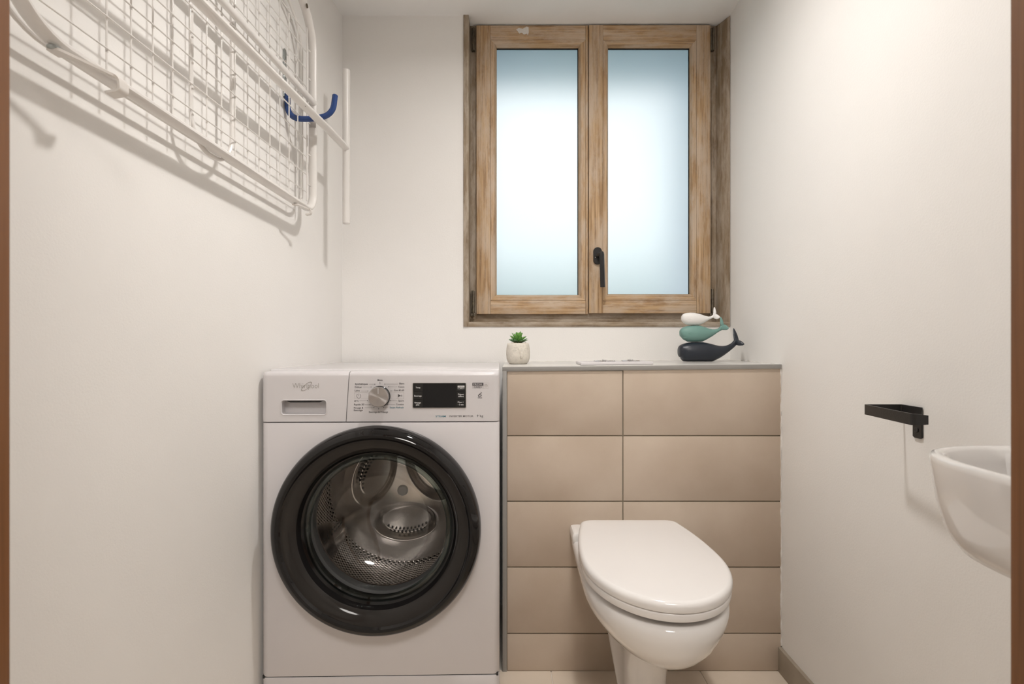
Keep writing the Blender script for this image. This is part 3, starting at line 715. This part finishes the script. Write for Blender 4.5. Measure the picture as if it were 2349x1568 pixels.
for k in range(3):
    a0 = radians(-150+120*k); secs = []
    for i in range(17):
        t = i/16; y = .128+.24*t; env = max(.02, sin(pi*t)**.5); s__ = []
        for j in range(13):
            b_ = -1+2*j/12; wdt = .050*env; hh = .062*env*(1-b_*b_)**.8
            a = a0+b_*wdt/.238; r = .239-hh; s__.append((dx+r*cos(a), y, dz+r*sin(a)))
        secs.append(s__)
    obj('lifter', rings(secs, False, False, False), M['steel'], drum, ang=70)
    bm = bmesh.new()
    for row in (0, 1):
        for i in range(11):
            t = (i+1.0+.5*row)/13; env = sin(pi*t)**.5; b_ = (-.56 if row else -.42)
            hh = .062*env*(1-b_*b_)**.8; a = a0+b_*.05*env/.238; r = .239-hh-.0006; y = .128+.24*t
            c = Vector((dx+r*cos(a), y, dz+r*sin(a))); rad = Vector((cos(a), 0, sin(a)))
            tube([c, c+rad*.002], .0028, 8, bm=bm)
    o = obj('hole_row', bm, M['darkgap'], drum); o['kind'] = 'stuff'

# ---------------------------------------------------------------- toilet
TC = .3135
toi = thing('toilet', 'white floor-standing toilet with closed lid in front of the tiled wall', 'toilet', (TC, 1.35, 0))
def plan(yf, yb, W, ym, wb, z, rc=.02, n=22, skew=0):
    """closed outline: front half ellipse, tapering sides, back edge with rounded corners"""
    pts = []
    def hwid(Y):
        if Y <= ym: return W*sqrt(max(0, 1-((ym-Y)/(ym-yf))**2))
        return W-(W-wb)*((Y-ym)/(yb-ym))**2
    right = []
    for k in range(n+1):
        a = pi/2*k/n; right.append((W*sin(a), ym-(ym-yf)*cos(a)))
    m = 8
    for k in range(1, m+1):
        Y = ym+(yb-rc-ym)*k/m; right.append((hwid(Y), Y))
    w1 = right[-1][0]
    for k in range(1, 6):
        a = pi/2*k/5; right.append((w1-rc*(1-cos(a))-.3*rc*sin(a)*0, yb-rc+rc*sin(a)))
    pts = [(TC+x, y, z) for (x, y) in right] + [(TC-x, y, z) for (x, y) in reversed(right[1:])]
    return pts
LY0, LY1, LW, LM, LB = 1.041, 1.536, .158, 1.27, .126
def shell(z0, z1, e0, yf, yb, W, ym, wb, rnd, name, m, rndb=None):
    secs = []; rb = rndb if rndb is not None else rnd*.4
    def s(e, z): secs.append(plan(yf+e, yb-e, W-e, ym, wb-e, z, rc=.026))
    s(rnd*1.5, z0); s(rb*.3, z0); s(0.0, z0+rb)
    s(0, z1-rnd)
    for k in range(1, 7):
        a = pi/2*k/6; s(rnd*(1-cos(a)), z1-rnd+rnd*sin(a))
    s(rnd*3, z1+.0003); s(.05, z1+.0012); 
    return obj(name, rings(secs), m, toi, ang=50)
shell(.4175, .4375, 0, LY0, LY1, LW, LM, LB, .011, 'lid', M['seatp'], rndb=.003)
shell(.4000, .4165, 0, LY0+.002, LY1-.01, LW-.0015, LM, LB-.004, .005, 'seat', M['seatp'], rndb=.005)
secs = []
# (z, yfront, halfwidth, ymid, back halfwidth, yback)
for (z, yf, W, ym, wb, yb) in ((.386, 1.075, .118, 1.30, .10, 1.56), (.388, 1.062, .137, 1.30, .133, 1.577), (.386, 1.050, .147, 1.29, .144, 1.579), (.380, 1.044, .152, 1.28, .149, 1.579), (.368, 1.041, .153, 1.28, .150, 1.579),
    (.352, 1.043, .151, 1.285, .147, 1.579), (.333, 1.050, .144, 1.295, .139, 1.579), (.315, 1.058, .133, 1.305, .126, 1.579), (.295, 1.078, .118, 1.315, .110, 1.579), (.278, 1.104, .100, 1.325, .095, 1.579),
    (.264, 1.136, .081, 1.335, .084, 1.579), (.254, 1.168, .066, 1.345, .078, 1.579), (.244, 1.195, .055, 1.355, .074, 1.575), (.22, 1.218, .049, 1.36, .070, 1.555), (.16, 1.232, .046, 1.365, .064, 1.505), (.06, 1.238, .045, 1.365, .052, 1.42), (0.0, 1.236, .047, 1.345, .048, 1.385)):
    secs.append(plan(yf, yb, W, ym, wb, z, rc=.02 if wb > .1 else .008))
bw = obj('bowl', rings(secs), M['ceramic'], toi, ang=60)
# raised rear shelf of the pan
s_ = []
for (z, e) in ((.300, .030), (.345, .012), (.375, .002), (.385, 0), (.401, 0), (.4065, .003), (.4085, .009), (.409, .02)):
    s_.append([(TC+sx*(.152-e) , yy, z) for sx, yy in ((-1, 1.505+e), (1, 1.505+e), (1, 1.579), (-1, 1.579))])
b_ = rings(s_); bmesh.ops.recalc_face_normals(b_, faces=b_.faces)
es = [e for e in b_.edges if abs((e.verts[0].co-e.verts[1].co).normalized().z) > .3 and e.verts[0].co.y < 1.54]
bmesh.ops.bevel(b_, geom=es, offset=.008, segments=3, affect='EDGES', profile=.5)
obj('rear_shelf', b_, M['ceramic'], toi)
for s in (-1, 1):
    obj('hinge', tube([(TC+s*.095, 1.545, .405), (TC+s*.055, 1.545, .405)], .007, 14), M['seatp'], toi)

# ---------------------------------------------------------------- hand basin on the right wall
bas = thing('washbasin', 'white ceramic hand basin fixed to the right wall by the door frame', 'basin', (.75, .67, .64))
def bsec(z, d, hl, n=3.2, yc=.66, back=0.0, N=48):
    """bowed front outline against the wall: depth d, half length hl"""
    out = []
    for k in range(N+1):
        t = -pi/2+pi*k/N; su = math.copysign(abs(sin(t))**(2/n), sin(t)); cu = max(0, cos(t))**(2/n)
        out.append((XR-back-(d-back)*cu, yc+hl*su, z))
    return out
secs = [bsec(.6335, .12, .10), bsec(.634, .150, .130), bsec(.639, .165, .147), bsec(.652, .1725, .160), bsec(.668, .1775, .172), bsec(.70, .1815, .184), bsec(.735, .184, .192), bsec(.752, .185, .1955), bsec(.7585, .1845, .1955), bsec(.7615, .1815, .193), bsec(.762, .176, .188),
    bsec(.761, .169, .181, back=.02), bsec(.757, .164, .176, back=.024), bsec(.74, .160, .170, back=.028), bsec(.70, .150, .155, back=.035), bsec(.675, .13, .13, back=.045), bsec(.668, .09, .08, back=.06)]
obj('bowl', rings(secs), M['ceramic'], bas, ang=60)
obj('drain', lathe([(0, .0), (.02, 0), (.021, .001), (.016, .0025), (0, .0015)], 24, 'z', (.69, .68, .668)), M['chrome'], bas)

# ---------------------------------------------------------------- paper holder
ph = thing('toilet_paper_holder', 'empty black metal toilet paper holder bent from flat bar on the right wall', 'paper holder', (XR, 1.02, .78))
zt_, zb_ = .7975, .7785
path = fillet([(XR-.0035, 1.034, 0), (XR-.0035, 1.087, 0), (.677, 1.087, 0), (.6665, .942, 0), (.6885, .938, 0)], [.004, .003, .006], 5)
s_ = []
for i, p in enumerate(path):
    a = path[max(0, i-1)]; c = path[min(len(path)-1, i+1)]; t = (c-a).normalized(); n_ = Vector((-t.y, t.x, 0))*.0016
    zl = zb_+(0.002 if i == len(path)-1 else 0); zh = zt_-(0.002 if i == len(path)-1 else 0)
    s_.append([p+n_+Vector((0, 0, zl)), p-n_+Vector((0, 0, zl)), p-n_+Vector((0, 0, zh)), p+n_+Vector((0, 0, zh))])
obj('bar', rings(s_), M['blackm'], ph)
obj('wall_tab', prism([(1.034, .742), (1.038, .7395), (1.053, .7395), (1.057, .742), (1.057, .779), (1.034, .779)], XR-.0042, XR-.0002, .0006, 1, axis='x'), M['blackm'], ph)
b_ = lathe([(0, 0), (.0048, 0), (.0048, -.0012), (.0036, -.002), (.0012, -.0016), (0, -.001)], 20, 'z', (0, 0, 0))
for v in b_.verts: v.co = Vector((XR-.0042+v.co.z, 1.0455+v.co.x, .755+v.co.y))
obj('screw', b_, M['blackm'], ph)

# ---------------------------------------------------------------- drying rack
def RK(Y, Z, g, tilt=.045): return Vector((XL(Y)+g, Y, Z+(1.617-Y)*tilt))
rk = thing('drying_rack', 'white folded metal laundry drying rack hanging on the left wall', 'drying rack', RK(1.2, 1.25, .045))
G = .053; Y0, Y1 = .695, 1.617; Z0, Z1 = 1.287, 1.86
loop = fillet([RK(1.1, Z0, G), RK(Y1, Z0, G), RK(Y1, Z1, G), RK(Y0, Z1, G), RK(Y0, Z0, G), RK(1.1, Z0, G)], [.045, .13, .13, .10], 10)
obj('frame', tube(loop[:-1], .0078, 14, closed=True, r2=.0118, up=(1, 0, 0)), M['tube'], rk)
loop2 = fillet([RK(1.1, Z0+.008, .026), RK(Y1-.01, Z0+.008, .026), RK(Y1-.01, Z1-.02, .026), RK(Y0, Z1-.02, .026), RK(Y0, Z0+.008, .026), RK(1.1, Z0+.008, .026)], [.045, .13, .13, .10], 10)
obj('rear_frame', tube(loop2[:-1], .0042, 10, closed=True), M['tube'], rk)
obj('middle_rail', tube([RK(Y1+.006, 1.596, G+.004), RK(Y0, 1.596, G+.004)], .009, 14, r2=.0085, up=(1, 0, 0)), M['tube'], rk)
GL = .100
leg = lambda Y, dz=0: Vector((XL(Y)+GL, Y, 1.520+(1.6-Y)*.012+dz))
obj('leg', tube([leg(1.745, -.004), leg(1.62), leg(1.2), leg(.47)], .0085, 14, r2=.0125, up=(1, 0, 0)), M['tube'], rk)
fb = leg(1.752)
obj('foot_bar', tube([fb+Vector((0, 0, -.237)), fb+Vector((0, 0, -.234)), fb+Vector((0, 0, .238)), fb+Vector((0, 0, .241))], .0115, 14, r2=.0115, rs=[.8, 1, 1, .8]), M['tube'], rk)
# narrow folded loop behind the grid
gu = .036
obj('support_loop', tube(fillet([RK(1.095, 1.93, gu), RK(1.095, 1.278, gu), RK(1.235, 1.278, gu), RK(1.235, 1.93, gu)], .062, 10), .0045, 10), M['tube'], rk)
# wires
for k in range(10):
    z = 1.337+.0492*k
    ya, yb = Y0+.04, 1.597
    if k == 9: yb = 1.585
    obj('wire', tube([RK(yb, z, G-.008), RK(ya, z, G-.008)], .0015, 6), M['tube'], rk)
obj('end_wire', tube([RK(1.594, 1.312, G-.007), RK(1.594, 1.80, G-.007)], .0022, 8), M['tube'], rk)
for z in (1.36, 1.445, 1.535, 1.66, 1.74): obj('stud', tube([RK(1.594, z, G-.007), RK(1.612, z, G-.004)], .002, 6), M['tube'], rk)
for k in range(1, 15):
    Y = .8275+.0512*k
    bm = tube([RK(Y, 1.296, G-.011), RK(Y, 1.79, G-.011)], .0016, 6)
    for q in range(10):  # little weld bumps where wires cross
        z = 1.337+.0492*q; tube([RK(Y, z-.004, G-.0108), RK(Y, z+.004, G-.0108)], .0022, 5, bm=bm)
    obj('cross_wire', bm, M['tube'], rk)
# plastic clips wrapped over the lower rail
def clip(Yc, s=1.0):
    b_ = bmesh.new(); path = fillet([RK(Yc-.05*s, Z0-.0110, G-.006), RK(Yc-.05*s, Z0-.0110, G+.010), RK(Yc+.028*s, Z0-.0110, G+.036*s), RK(Yc+.030*s, Z0-.0110-.019*s, G+.036*s), RK(Yc+.030*s, Z0-.0110-.0225*s, G+.014*s)], [.004, .008, .006], 6)
    sec = []
    for i, p in enumerate(path):
        a = path[max(0, i-1)]; d = path[min(len(path)-1, i+1)]; t = (d-a).normalized()
        wv = Vector((0, 1, 0)); wv = (wv-t*wv.dot(t)*.0); n_ = t.cross(wv).normalized()*.0018; ww = wv*.011*s
        sec.append([p-ww-n_, p+ww-n_, p+ww+n_, p-ww+n_])
    rings(sec, True, True, True, b_)
    o = obj('clip', b_, M['clip'], rk); return o
clip(.825, .95)
clip(1.535, .6)
b_ = lathe([(0, 0), (.008, 0), (.0075, .002), (.004, .0035), (0, .004)], 20, 'z')
rv = RK(.770, Z0, G)
for v in b_.verts: v.co = Vector((rv.x+.002+v.co.x, rv.y+v.co.y, rv.z-.0078-v.co.z))
obj('rivet', b_, M['zinc'], rk)
b_ = lathe([(0, 0), (.0035, 0), (.003, .001), (0, .0012)], 12, 'z')
lv = leg(1.44)
for v in b_.verts: v.co = Vector((lv.x+.0075+v.co.z, lv.y+v.co.y, lv.z-.004+v.co.x))
obj('rivet', b_, M['iron'], rk)
pj = RK(Y1, 1.56, G)
obj('joint_sleeve', tube([pj+Vector((0, 0, .006)), pj+Vector((0, 0, -.018)), pj+Vector((0, 0, -.034))], .0098, 14, r2=.0112, up=(1, 0, 0)), mat('grey_sleeve', (.45, .42, .40), .4), rk)
sc = RK(1.555, Z1-.012, G)
b_ = lathe([(0, 0), (.006, 0), (.0055, .003), (.002, .0035), (0, .002)], 14, 'z')
for v in b_.verts: v.co = Vector((sc.x+.0085+v.co.z, sc.y+v.co.y, sc.z-.012+v.co.x))
obj('rivet', b_, M['iron'], rk)

# blue coated hooks carrying the rack
def hook(Y, z, label):
    xw = XL(Y)
    h = thing('wall_hook', label, 'hook', (xw, Y, z))
    pl = prism([(Y-.009, z-.01), (Y+.009, z-.01), (Y+.009, z+.115), (Y+.005, z+.123), (Y-.005, z+.123), (Y-.009, z+.115)], xw+.0005, xw+.0035, .0006, 1, axis='x')
    obj('plate', pl, M['zinc'], h)
    b_ = lathe([(0, 0), (.004, 0), (.003, .002), (0, .0025)], 12, 'z')
    for v in b_.verts: v.co = Vector((xw+.0035+v.co.z, Y+v.co.y, z+.09+v.co.x))
    obj('screw', b_, M['steel'], h)
    p = fillet([(xw+.0085, Y, z+.02), (xw+.010, Y, z-.066), (xw+.075, Y, z-.070), (xw+.133, Y, z-.056), (xw+.140, Y, z-.002)], [.036, .2, .038], 10)
    rs = [1]*len(p); rs[-1] = .75; p.insert(-1, p[-2].lerp(p[-1], .93)); rs.insert(-1, 1)
    obj('coated_arm', tube(p, .0078, 16, rs=rs), M['blue'], h)
    return h
hook(1.555, 1.597, 'blue coated wall hook with zinc plate at the far end of the rack')

# ---------------------------------------------------------------- things on the ledge
def ledgez(x): return sl(LZ, x)+.0004
# flush plate
fpx0, fpx1 = P(1332, 0, 1.64).x, P(1498, 0, 1.64).x
fz = ledgez((fpx0+fpx1)/2)
fp = thing('flush_plate', 'white flush plate with two oval chrome buttons lying on the tiled ledge', 'flush plate', ((fpx0+fpx1)/2, 1.70, fz))
obj('plate', slab(fpx0, fpx1, 1.635, 1.765, LZ+.0005, LZ+.0085, .0015), M['panelw'], fp)
for (a, b) in ((1361, 1412), (1424, 1468)):
    xa, xb = P(a, 0, 1.70).x, P(b, 0, 1.70).x; xc = (xa+xb)/2; w2 = (xb-xa)/2; zz = sl(LZ+.0085, xc)
    secs = []
    for (e, z) in ((0, zz-.002), (0, zz+.0022), (.0015, zz+.0034), (.006, zz+.0030), (.012, zz+.0022)):
        secs.append([(xc+(w2-e)*cos(2*pi*k/36), 1.70+(.030-e)*sin(2*pi*k/36), z) for k in range(36)])
    obj('button', rings(secs), M['chrome'], fp)
    t_ = tube([(xc, 1.668, zz+.0045), (xc, 1.70, zz+.0048), (xc, 1.732, zz+.0045)], .0018, 8)
    obj('button_ridge', t_, M['chrome'], fp)
# pot with succulent
YP = 1.80; SC = YP/F
px = P(1188.5, 0, YP).x; pz = ledgez(px)
pt = thing('succulent_pot', 'cream stone pot with a sleeping face holding a green succulent', 'potted plant', (px, YP, pz))
prof = [(0, 0), (19.0, 0), (20.5, .8), (24.0, 5), (26.5, 12), (27.4, 22), (26.9, 33), (25.5, 42), (24.2, 47), (22.6, 47.6), (21.5, 46.6), (20.5, 44)]
bm = lathe([(r*SC, h*SC) for r, h in prof], 48, 'z', (px, YP, pz))
def pp(cx, cy):   # crop(1140,740,200px wide) -> point on the pot front
    X = 1140+cx*200/2349; Yp = 740+cy*200/2349; u = (X-1188.5)*SC; hz = (834.5-Yp)*SC; k = hz/SC
    for (a, b) in zip(prof[1:], prof[2:]):
        if a[1] <= k <= b[1]: r = a[0]+(b[0]-a[0])*(k-a[1])/max(.01, b[1]-a[1]); break
    else: r = 27
    r *= SC; return Vector((px+u, YP-sqrt(max(1e-6, r*r-u*u))+.0002, pz+hz))
for pts, r in (([(410, 680), (450, 665), (510, 655), (560, 672), (590, 710), (602, 780), (606, 900)], .0011), ([(835, 680), (800, 670), (755, 680), (725, 715), (708, 780), (703, 900)], .0011),
               ([(412, 722), (445, 740), (480, 748), (520, 742), (552, 720)], .0008), ([(735, 735), (765, 757), (795, 760), (830, 745)], .0008)):
    tube([pp(*q) for q in pts], r, 6, bm=bm)
nose = [pp(655, y) for y in (690, 780, 880, 925, 950)]
nose = [n_+Vector((0, -d, 0)) for n_, d in zip(nose, (-.001, 0, .0015, .0022, .0))]
tube(nose, .0030, 10, bm=bm, rs=[.7, .9, 1.2, 1.5, 1.1])
obj('pot', bm, M['pot'], pt, ang=60)
obj('soil', lathe([(0, 46*SC), (12*SC, 46.3*SC), (20.4*SC, 45.4*SC), (21.3*SC, 44*SC)], 32, 'z', (px, YP, pz)), M['soil'], pt)
bm = bmesh.new()
for k in range(70):
    a = random.uniform(0, 2*pi); r = random.uniform(5, 19)*SC; s_ = random.uniform(.7, 1.5)*SC
    bmesh.ops.create_icosphere(bm, subdivisions=1, radius=s_, matrix=Matrix.Translation((px+r*cos(a), YP+r*sin(a), pz+46.6*SC+random.uniform(0, 1)*SC)))
o = obj('grit', bm, mat('tan_grit', (.5, .28, .12), .8, col2=(.05, .03, .02), vscale=300), pt); o['kind'] = 'stuff'
def leafmesh(L, W, th, m, name='leaf'):
    secs = []; N = 9
    for i in range(N+1):
        t = i/N; w_ = W*(.28+1.0*t**.8)*max(0.0, 1-t**3.2)**.75 if t < 1 else 0.0005; w_ = max(w_, .0003)
        if t > .9: w_ = max(.0004, W*.25*(1-t)*10*.6)
        z = L*.10*t*t+0; thk = th*(1-.75*t)+.0002; s__ = []
        for j in range(10):
            a = 2*pi*j/10; s__.append((w_*cos(a), L*t, z+thk*sin(a)+abs(cos(a))**2*w_*.35))
        secs.append(s__)
    b = rings(secs); finish(b, ang=80); me = bpy.data.meshes.new(name); b.to_mesh(me); b.free(); me.materials.append(m); return me
for ring_, (n, el, L, W, zoff, mm) in enumerate(((9, 14, 24, 5.2, 47.0, 'leaf2'), (8, 32, 24, 5.0, 48.5, 'leaf'), (7, 55, 25, 4.4, 50, 'leaf'), (5, 74, 22, 3.6, 51, 'leaf'))):
    me = leafmesh(L*SC, W*SC, 1.6*SC, M[mm])
    for k in range(n):
        a = 2*pi*k/n+ring_*.45+random.uniform(-.12, .12); ee = radians(el+random.uniform(-6, 6))
        o = bpy.data.objects.new('leaf', me); COL.objects.link(o)
        o.parent = pt
        o.matrix_basis = Matrix.Translation((0, 0, zoff*SC)) @ Matrix.Rotation(a, 4, 'Z') @ Matrix.Rotation(ee, 4, 'X') @ Matrix.Scale(random.uniform(.9, 1.08), 4)

# whales
YW = 1.81
def cw(cx, cy): 
    q = P(1520+cx*300/2349, 690+cy*300/2349, YW); return Vector((q.x, q.z))
def lofted(pairs, m, par, name, n=20, pw=.85, y0=0):
    """pairs: (top xy crop, bottom xy crop, half depth in px, depth offset px)"""
    secs = []
    for it in pairs:
        t, b, d = it[:3]; oy = it[3] if len(it) > 3 else 0
        T_ = cw(*t); B_ = cw(*b); c = (T_+B_)/2; h = (T_-B_)/2; s__ = []
        for j in range(n):
            a = 2*pi*j/n; ca, sa = cos(a), sin(a)
            ca = math.copysign(abs(ca)**pw, ca); sa = math.copysign(abs(sa)**pw, sa)
            s__.append((c.x+h.x*ca, YW+y0+(oy+d*sa)*YW/F, c.y+h.y*ca))
        secs.append(s__)
    return rings(secs)
def whale(label, m, body, flukes, mark, base=None):
    lo = min(min(cw(*b[1]).y, cw(*b[0]).y) for b in body)
    cxm = cw(*body[len(body)//2][0]).x
    w_ = thing('whale_figurine', label, 'figurine', (cxm, YW, lo), group=None)
    bd = obj('body', lofted(body, m, w_, 'body'), m, w_, ang=70)
    for f in flukes: obj('fluke', lofted(f, m, w_, 'fluke', n=12, pw=1), m, w_, ang=80)
    # eye crease and mouth line on the side facing the room
    for pts, dp in mark:
        path = [Vector((cw(*q).x, YW-dp*YW/F, cw(*q).y)) for q in pts]
        obj('eye' if len(pts) > 3 else 'mouth', tube(path, .0008, 6), m, w_)
    return w_
def fixbase(body): return body
dark = [((285, 862), (286, 955), 6), ((289, 832), (291, 985), 11), ((303, 806), (303, 1005), 14), ((335, 782), (335, 1018), 16), ((345, 777), (345, 1055), 17), ((375, 765), (372, 1083), 19), ((430, 750), (425, 1087), 21), ((520, 738), (500, 1087), 23), ((620, 735.5), (590, 1087), 23.5), ((720, 738), (690, 1087), 23), ((800, 752), (790, 1087), 21.5), ((870, 769), (885, 1087), 19.5), ((940, 788), (940, 1062), 17), ((1010, 803), (1020, 1022), 14.5), ((1075, 808), (1095, 975), 12), ((1135, 802), (1165, 925), 9.5), ((1190, 782), (1225, 878), 7.5), ((1240, 752), (1275, 838), 5.5), ((1275, 712), (1320, 795), 4.5), ((1300, 690), (1350, 760), 3.5)]
dfl = [[((1278, 720), (1350, 790), 4, 0), ((1290, 690), (1390, 740), 3.5, 4), ((1294, 640), (1394, 690), 3, 8), ((1300, 590), (1382, 610), 2.4, 12), ((1308, 530), (1358, 535), 1.8, 15), ((1318, 492), (1338, 492), 1, 17), ((1324, 485), (1330, 485), .4, 17)],
       [((1300, 700), (1290, 775), 4, 0), ((1340, 700), (1310, 790), 3.5, -5), ((1375, 715), (1335, 800), 3, -10), ((1398, 740), (1365, 800), 2.4, -14), ((1410, 762), (1385, 797), 1.6, -17), ((1412, 775), (1402, 785), .5, -18)]]
whale('dark navy whale figurine, largest and lowest of the stacked whales', M['whaled'], dark, dfl, [([(415, 905), (450, 898), (500, 905), (560, 925)], 21.5), ([(300, 1012), (335, 1018), (368, 1022)], 17)])
teal = [((313, 545), (314, 600), 5), ((318, 518), (319, 632), 8.5), ((335, 495), (338, 650), 10), ((365, 475), (370, 690), 12.5), ((410, 458), (410, 712), 14.5), ((450, 447), (445, 730), 16), ((540, 437), (520, 734.5), 17), ((640, 437.5), (620, 734.5), 17), ((690, 446), (710, 730), 16), ((760, 470), (780, 695), 14), ((830, 494), (850, 655), 11.5), ((890, 508), (915, 615), 9), ((945, 508), (970, 575), 7), ((990, 495), (1015, 548), 5), ((1025, 468), (1060, 525), 4), ((1045, 440), (1085, 505), 3)]
tfl = [[((1030, 465), (1080, 515), 3.5, 0), ((1045, 430), (1115, 470), 3, 4), ((1055, 380), (1120, 400), 2.4, 8), ((1060, 330), (1112, 335), 1.9, 11), ((1066, 292), (1095, 292), 1.2, 13), ((1074, 277), (1082, 277), .4, 14)],
       [((1045, 460), (1040, 515), 3, 0), ((1085, 420), (1065, 520), 2.8, -4), ((1115, 430), (1095, 522), 2.2, -8), ((1138, 455), (1125, 520), 1.6, -11), ((1150, 485), (1143, 505), .5, -13)]]
whale('teal whale figurine, middle one of the stacked whales', M['whalet'], teal, tfl, [([(425, 588), (450, 570), (475, 588), (500, 572)], 16.2), ([(345, 655), (385, 662), (430, 668)], 13.5)])
white = [((341, 288), (341, 335), 4.5), ((346, 262), (346, 353), 7), ((362, 242), (358, 372), 8.5), ((395, 222), (390, 400), 11), ((440, 213), (430, 425), 12.5), ((500, 209), (480, 434), 13.5), ((570, 212), (560, 436), 14), ((640, 226), (660, 432), 12.5), ((700, 246), (730, 400), 11), ((760, 267), (790, 362), 9), ((815, 279), (835, 335), 6.5), ((860, 277), (875, 315), 4.8), ((890, 262), (915, 298), 3.5), ((910, 240), (935, 285), 2.8)]
wfl = [[((900, 250), (940, 285), 2.8, 0), ((918, 215), (972, 250), 2.4, 3), ((928, 175), (980, 195), 2, 6), ((940, 130), (976, 140), 1.4, 9), ((952, 106), (966, 110), .6, 10)],
       [((905, 275), (905, 300), 2.5, 0), ((945, 235), (920, 318), 2.3, -4), ((975, 250), (945, 328), 1.9, -7), ((995, 275), (975, 322), 1.3, -9), ((1002, 292), (992, 310), .5, -10)]]
whale('white whale figurine, smallest and topmost of the stacked whales', M['whalew'], white, wfl, [([(430, 325), (455, 315), (480, 325), (510, 318)], 13)])

# clean helper flags
for o in bpy.data.objects:
    for k in ('_local', '_keep'):
        if k in o: del o[k]
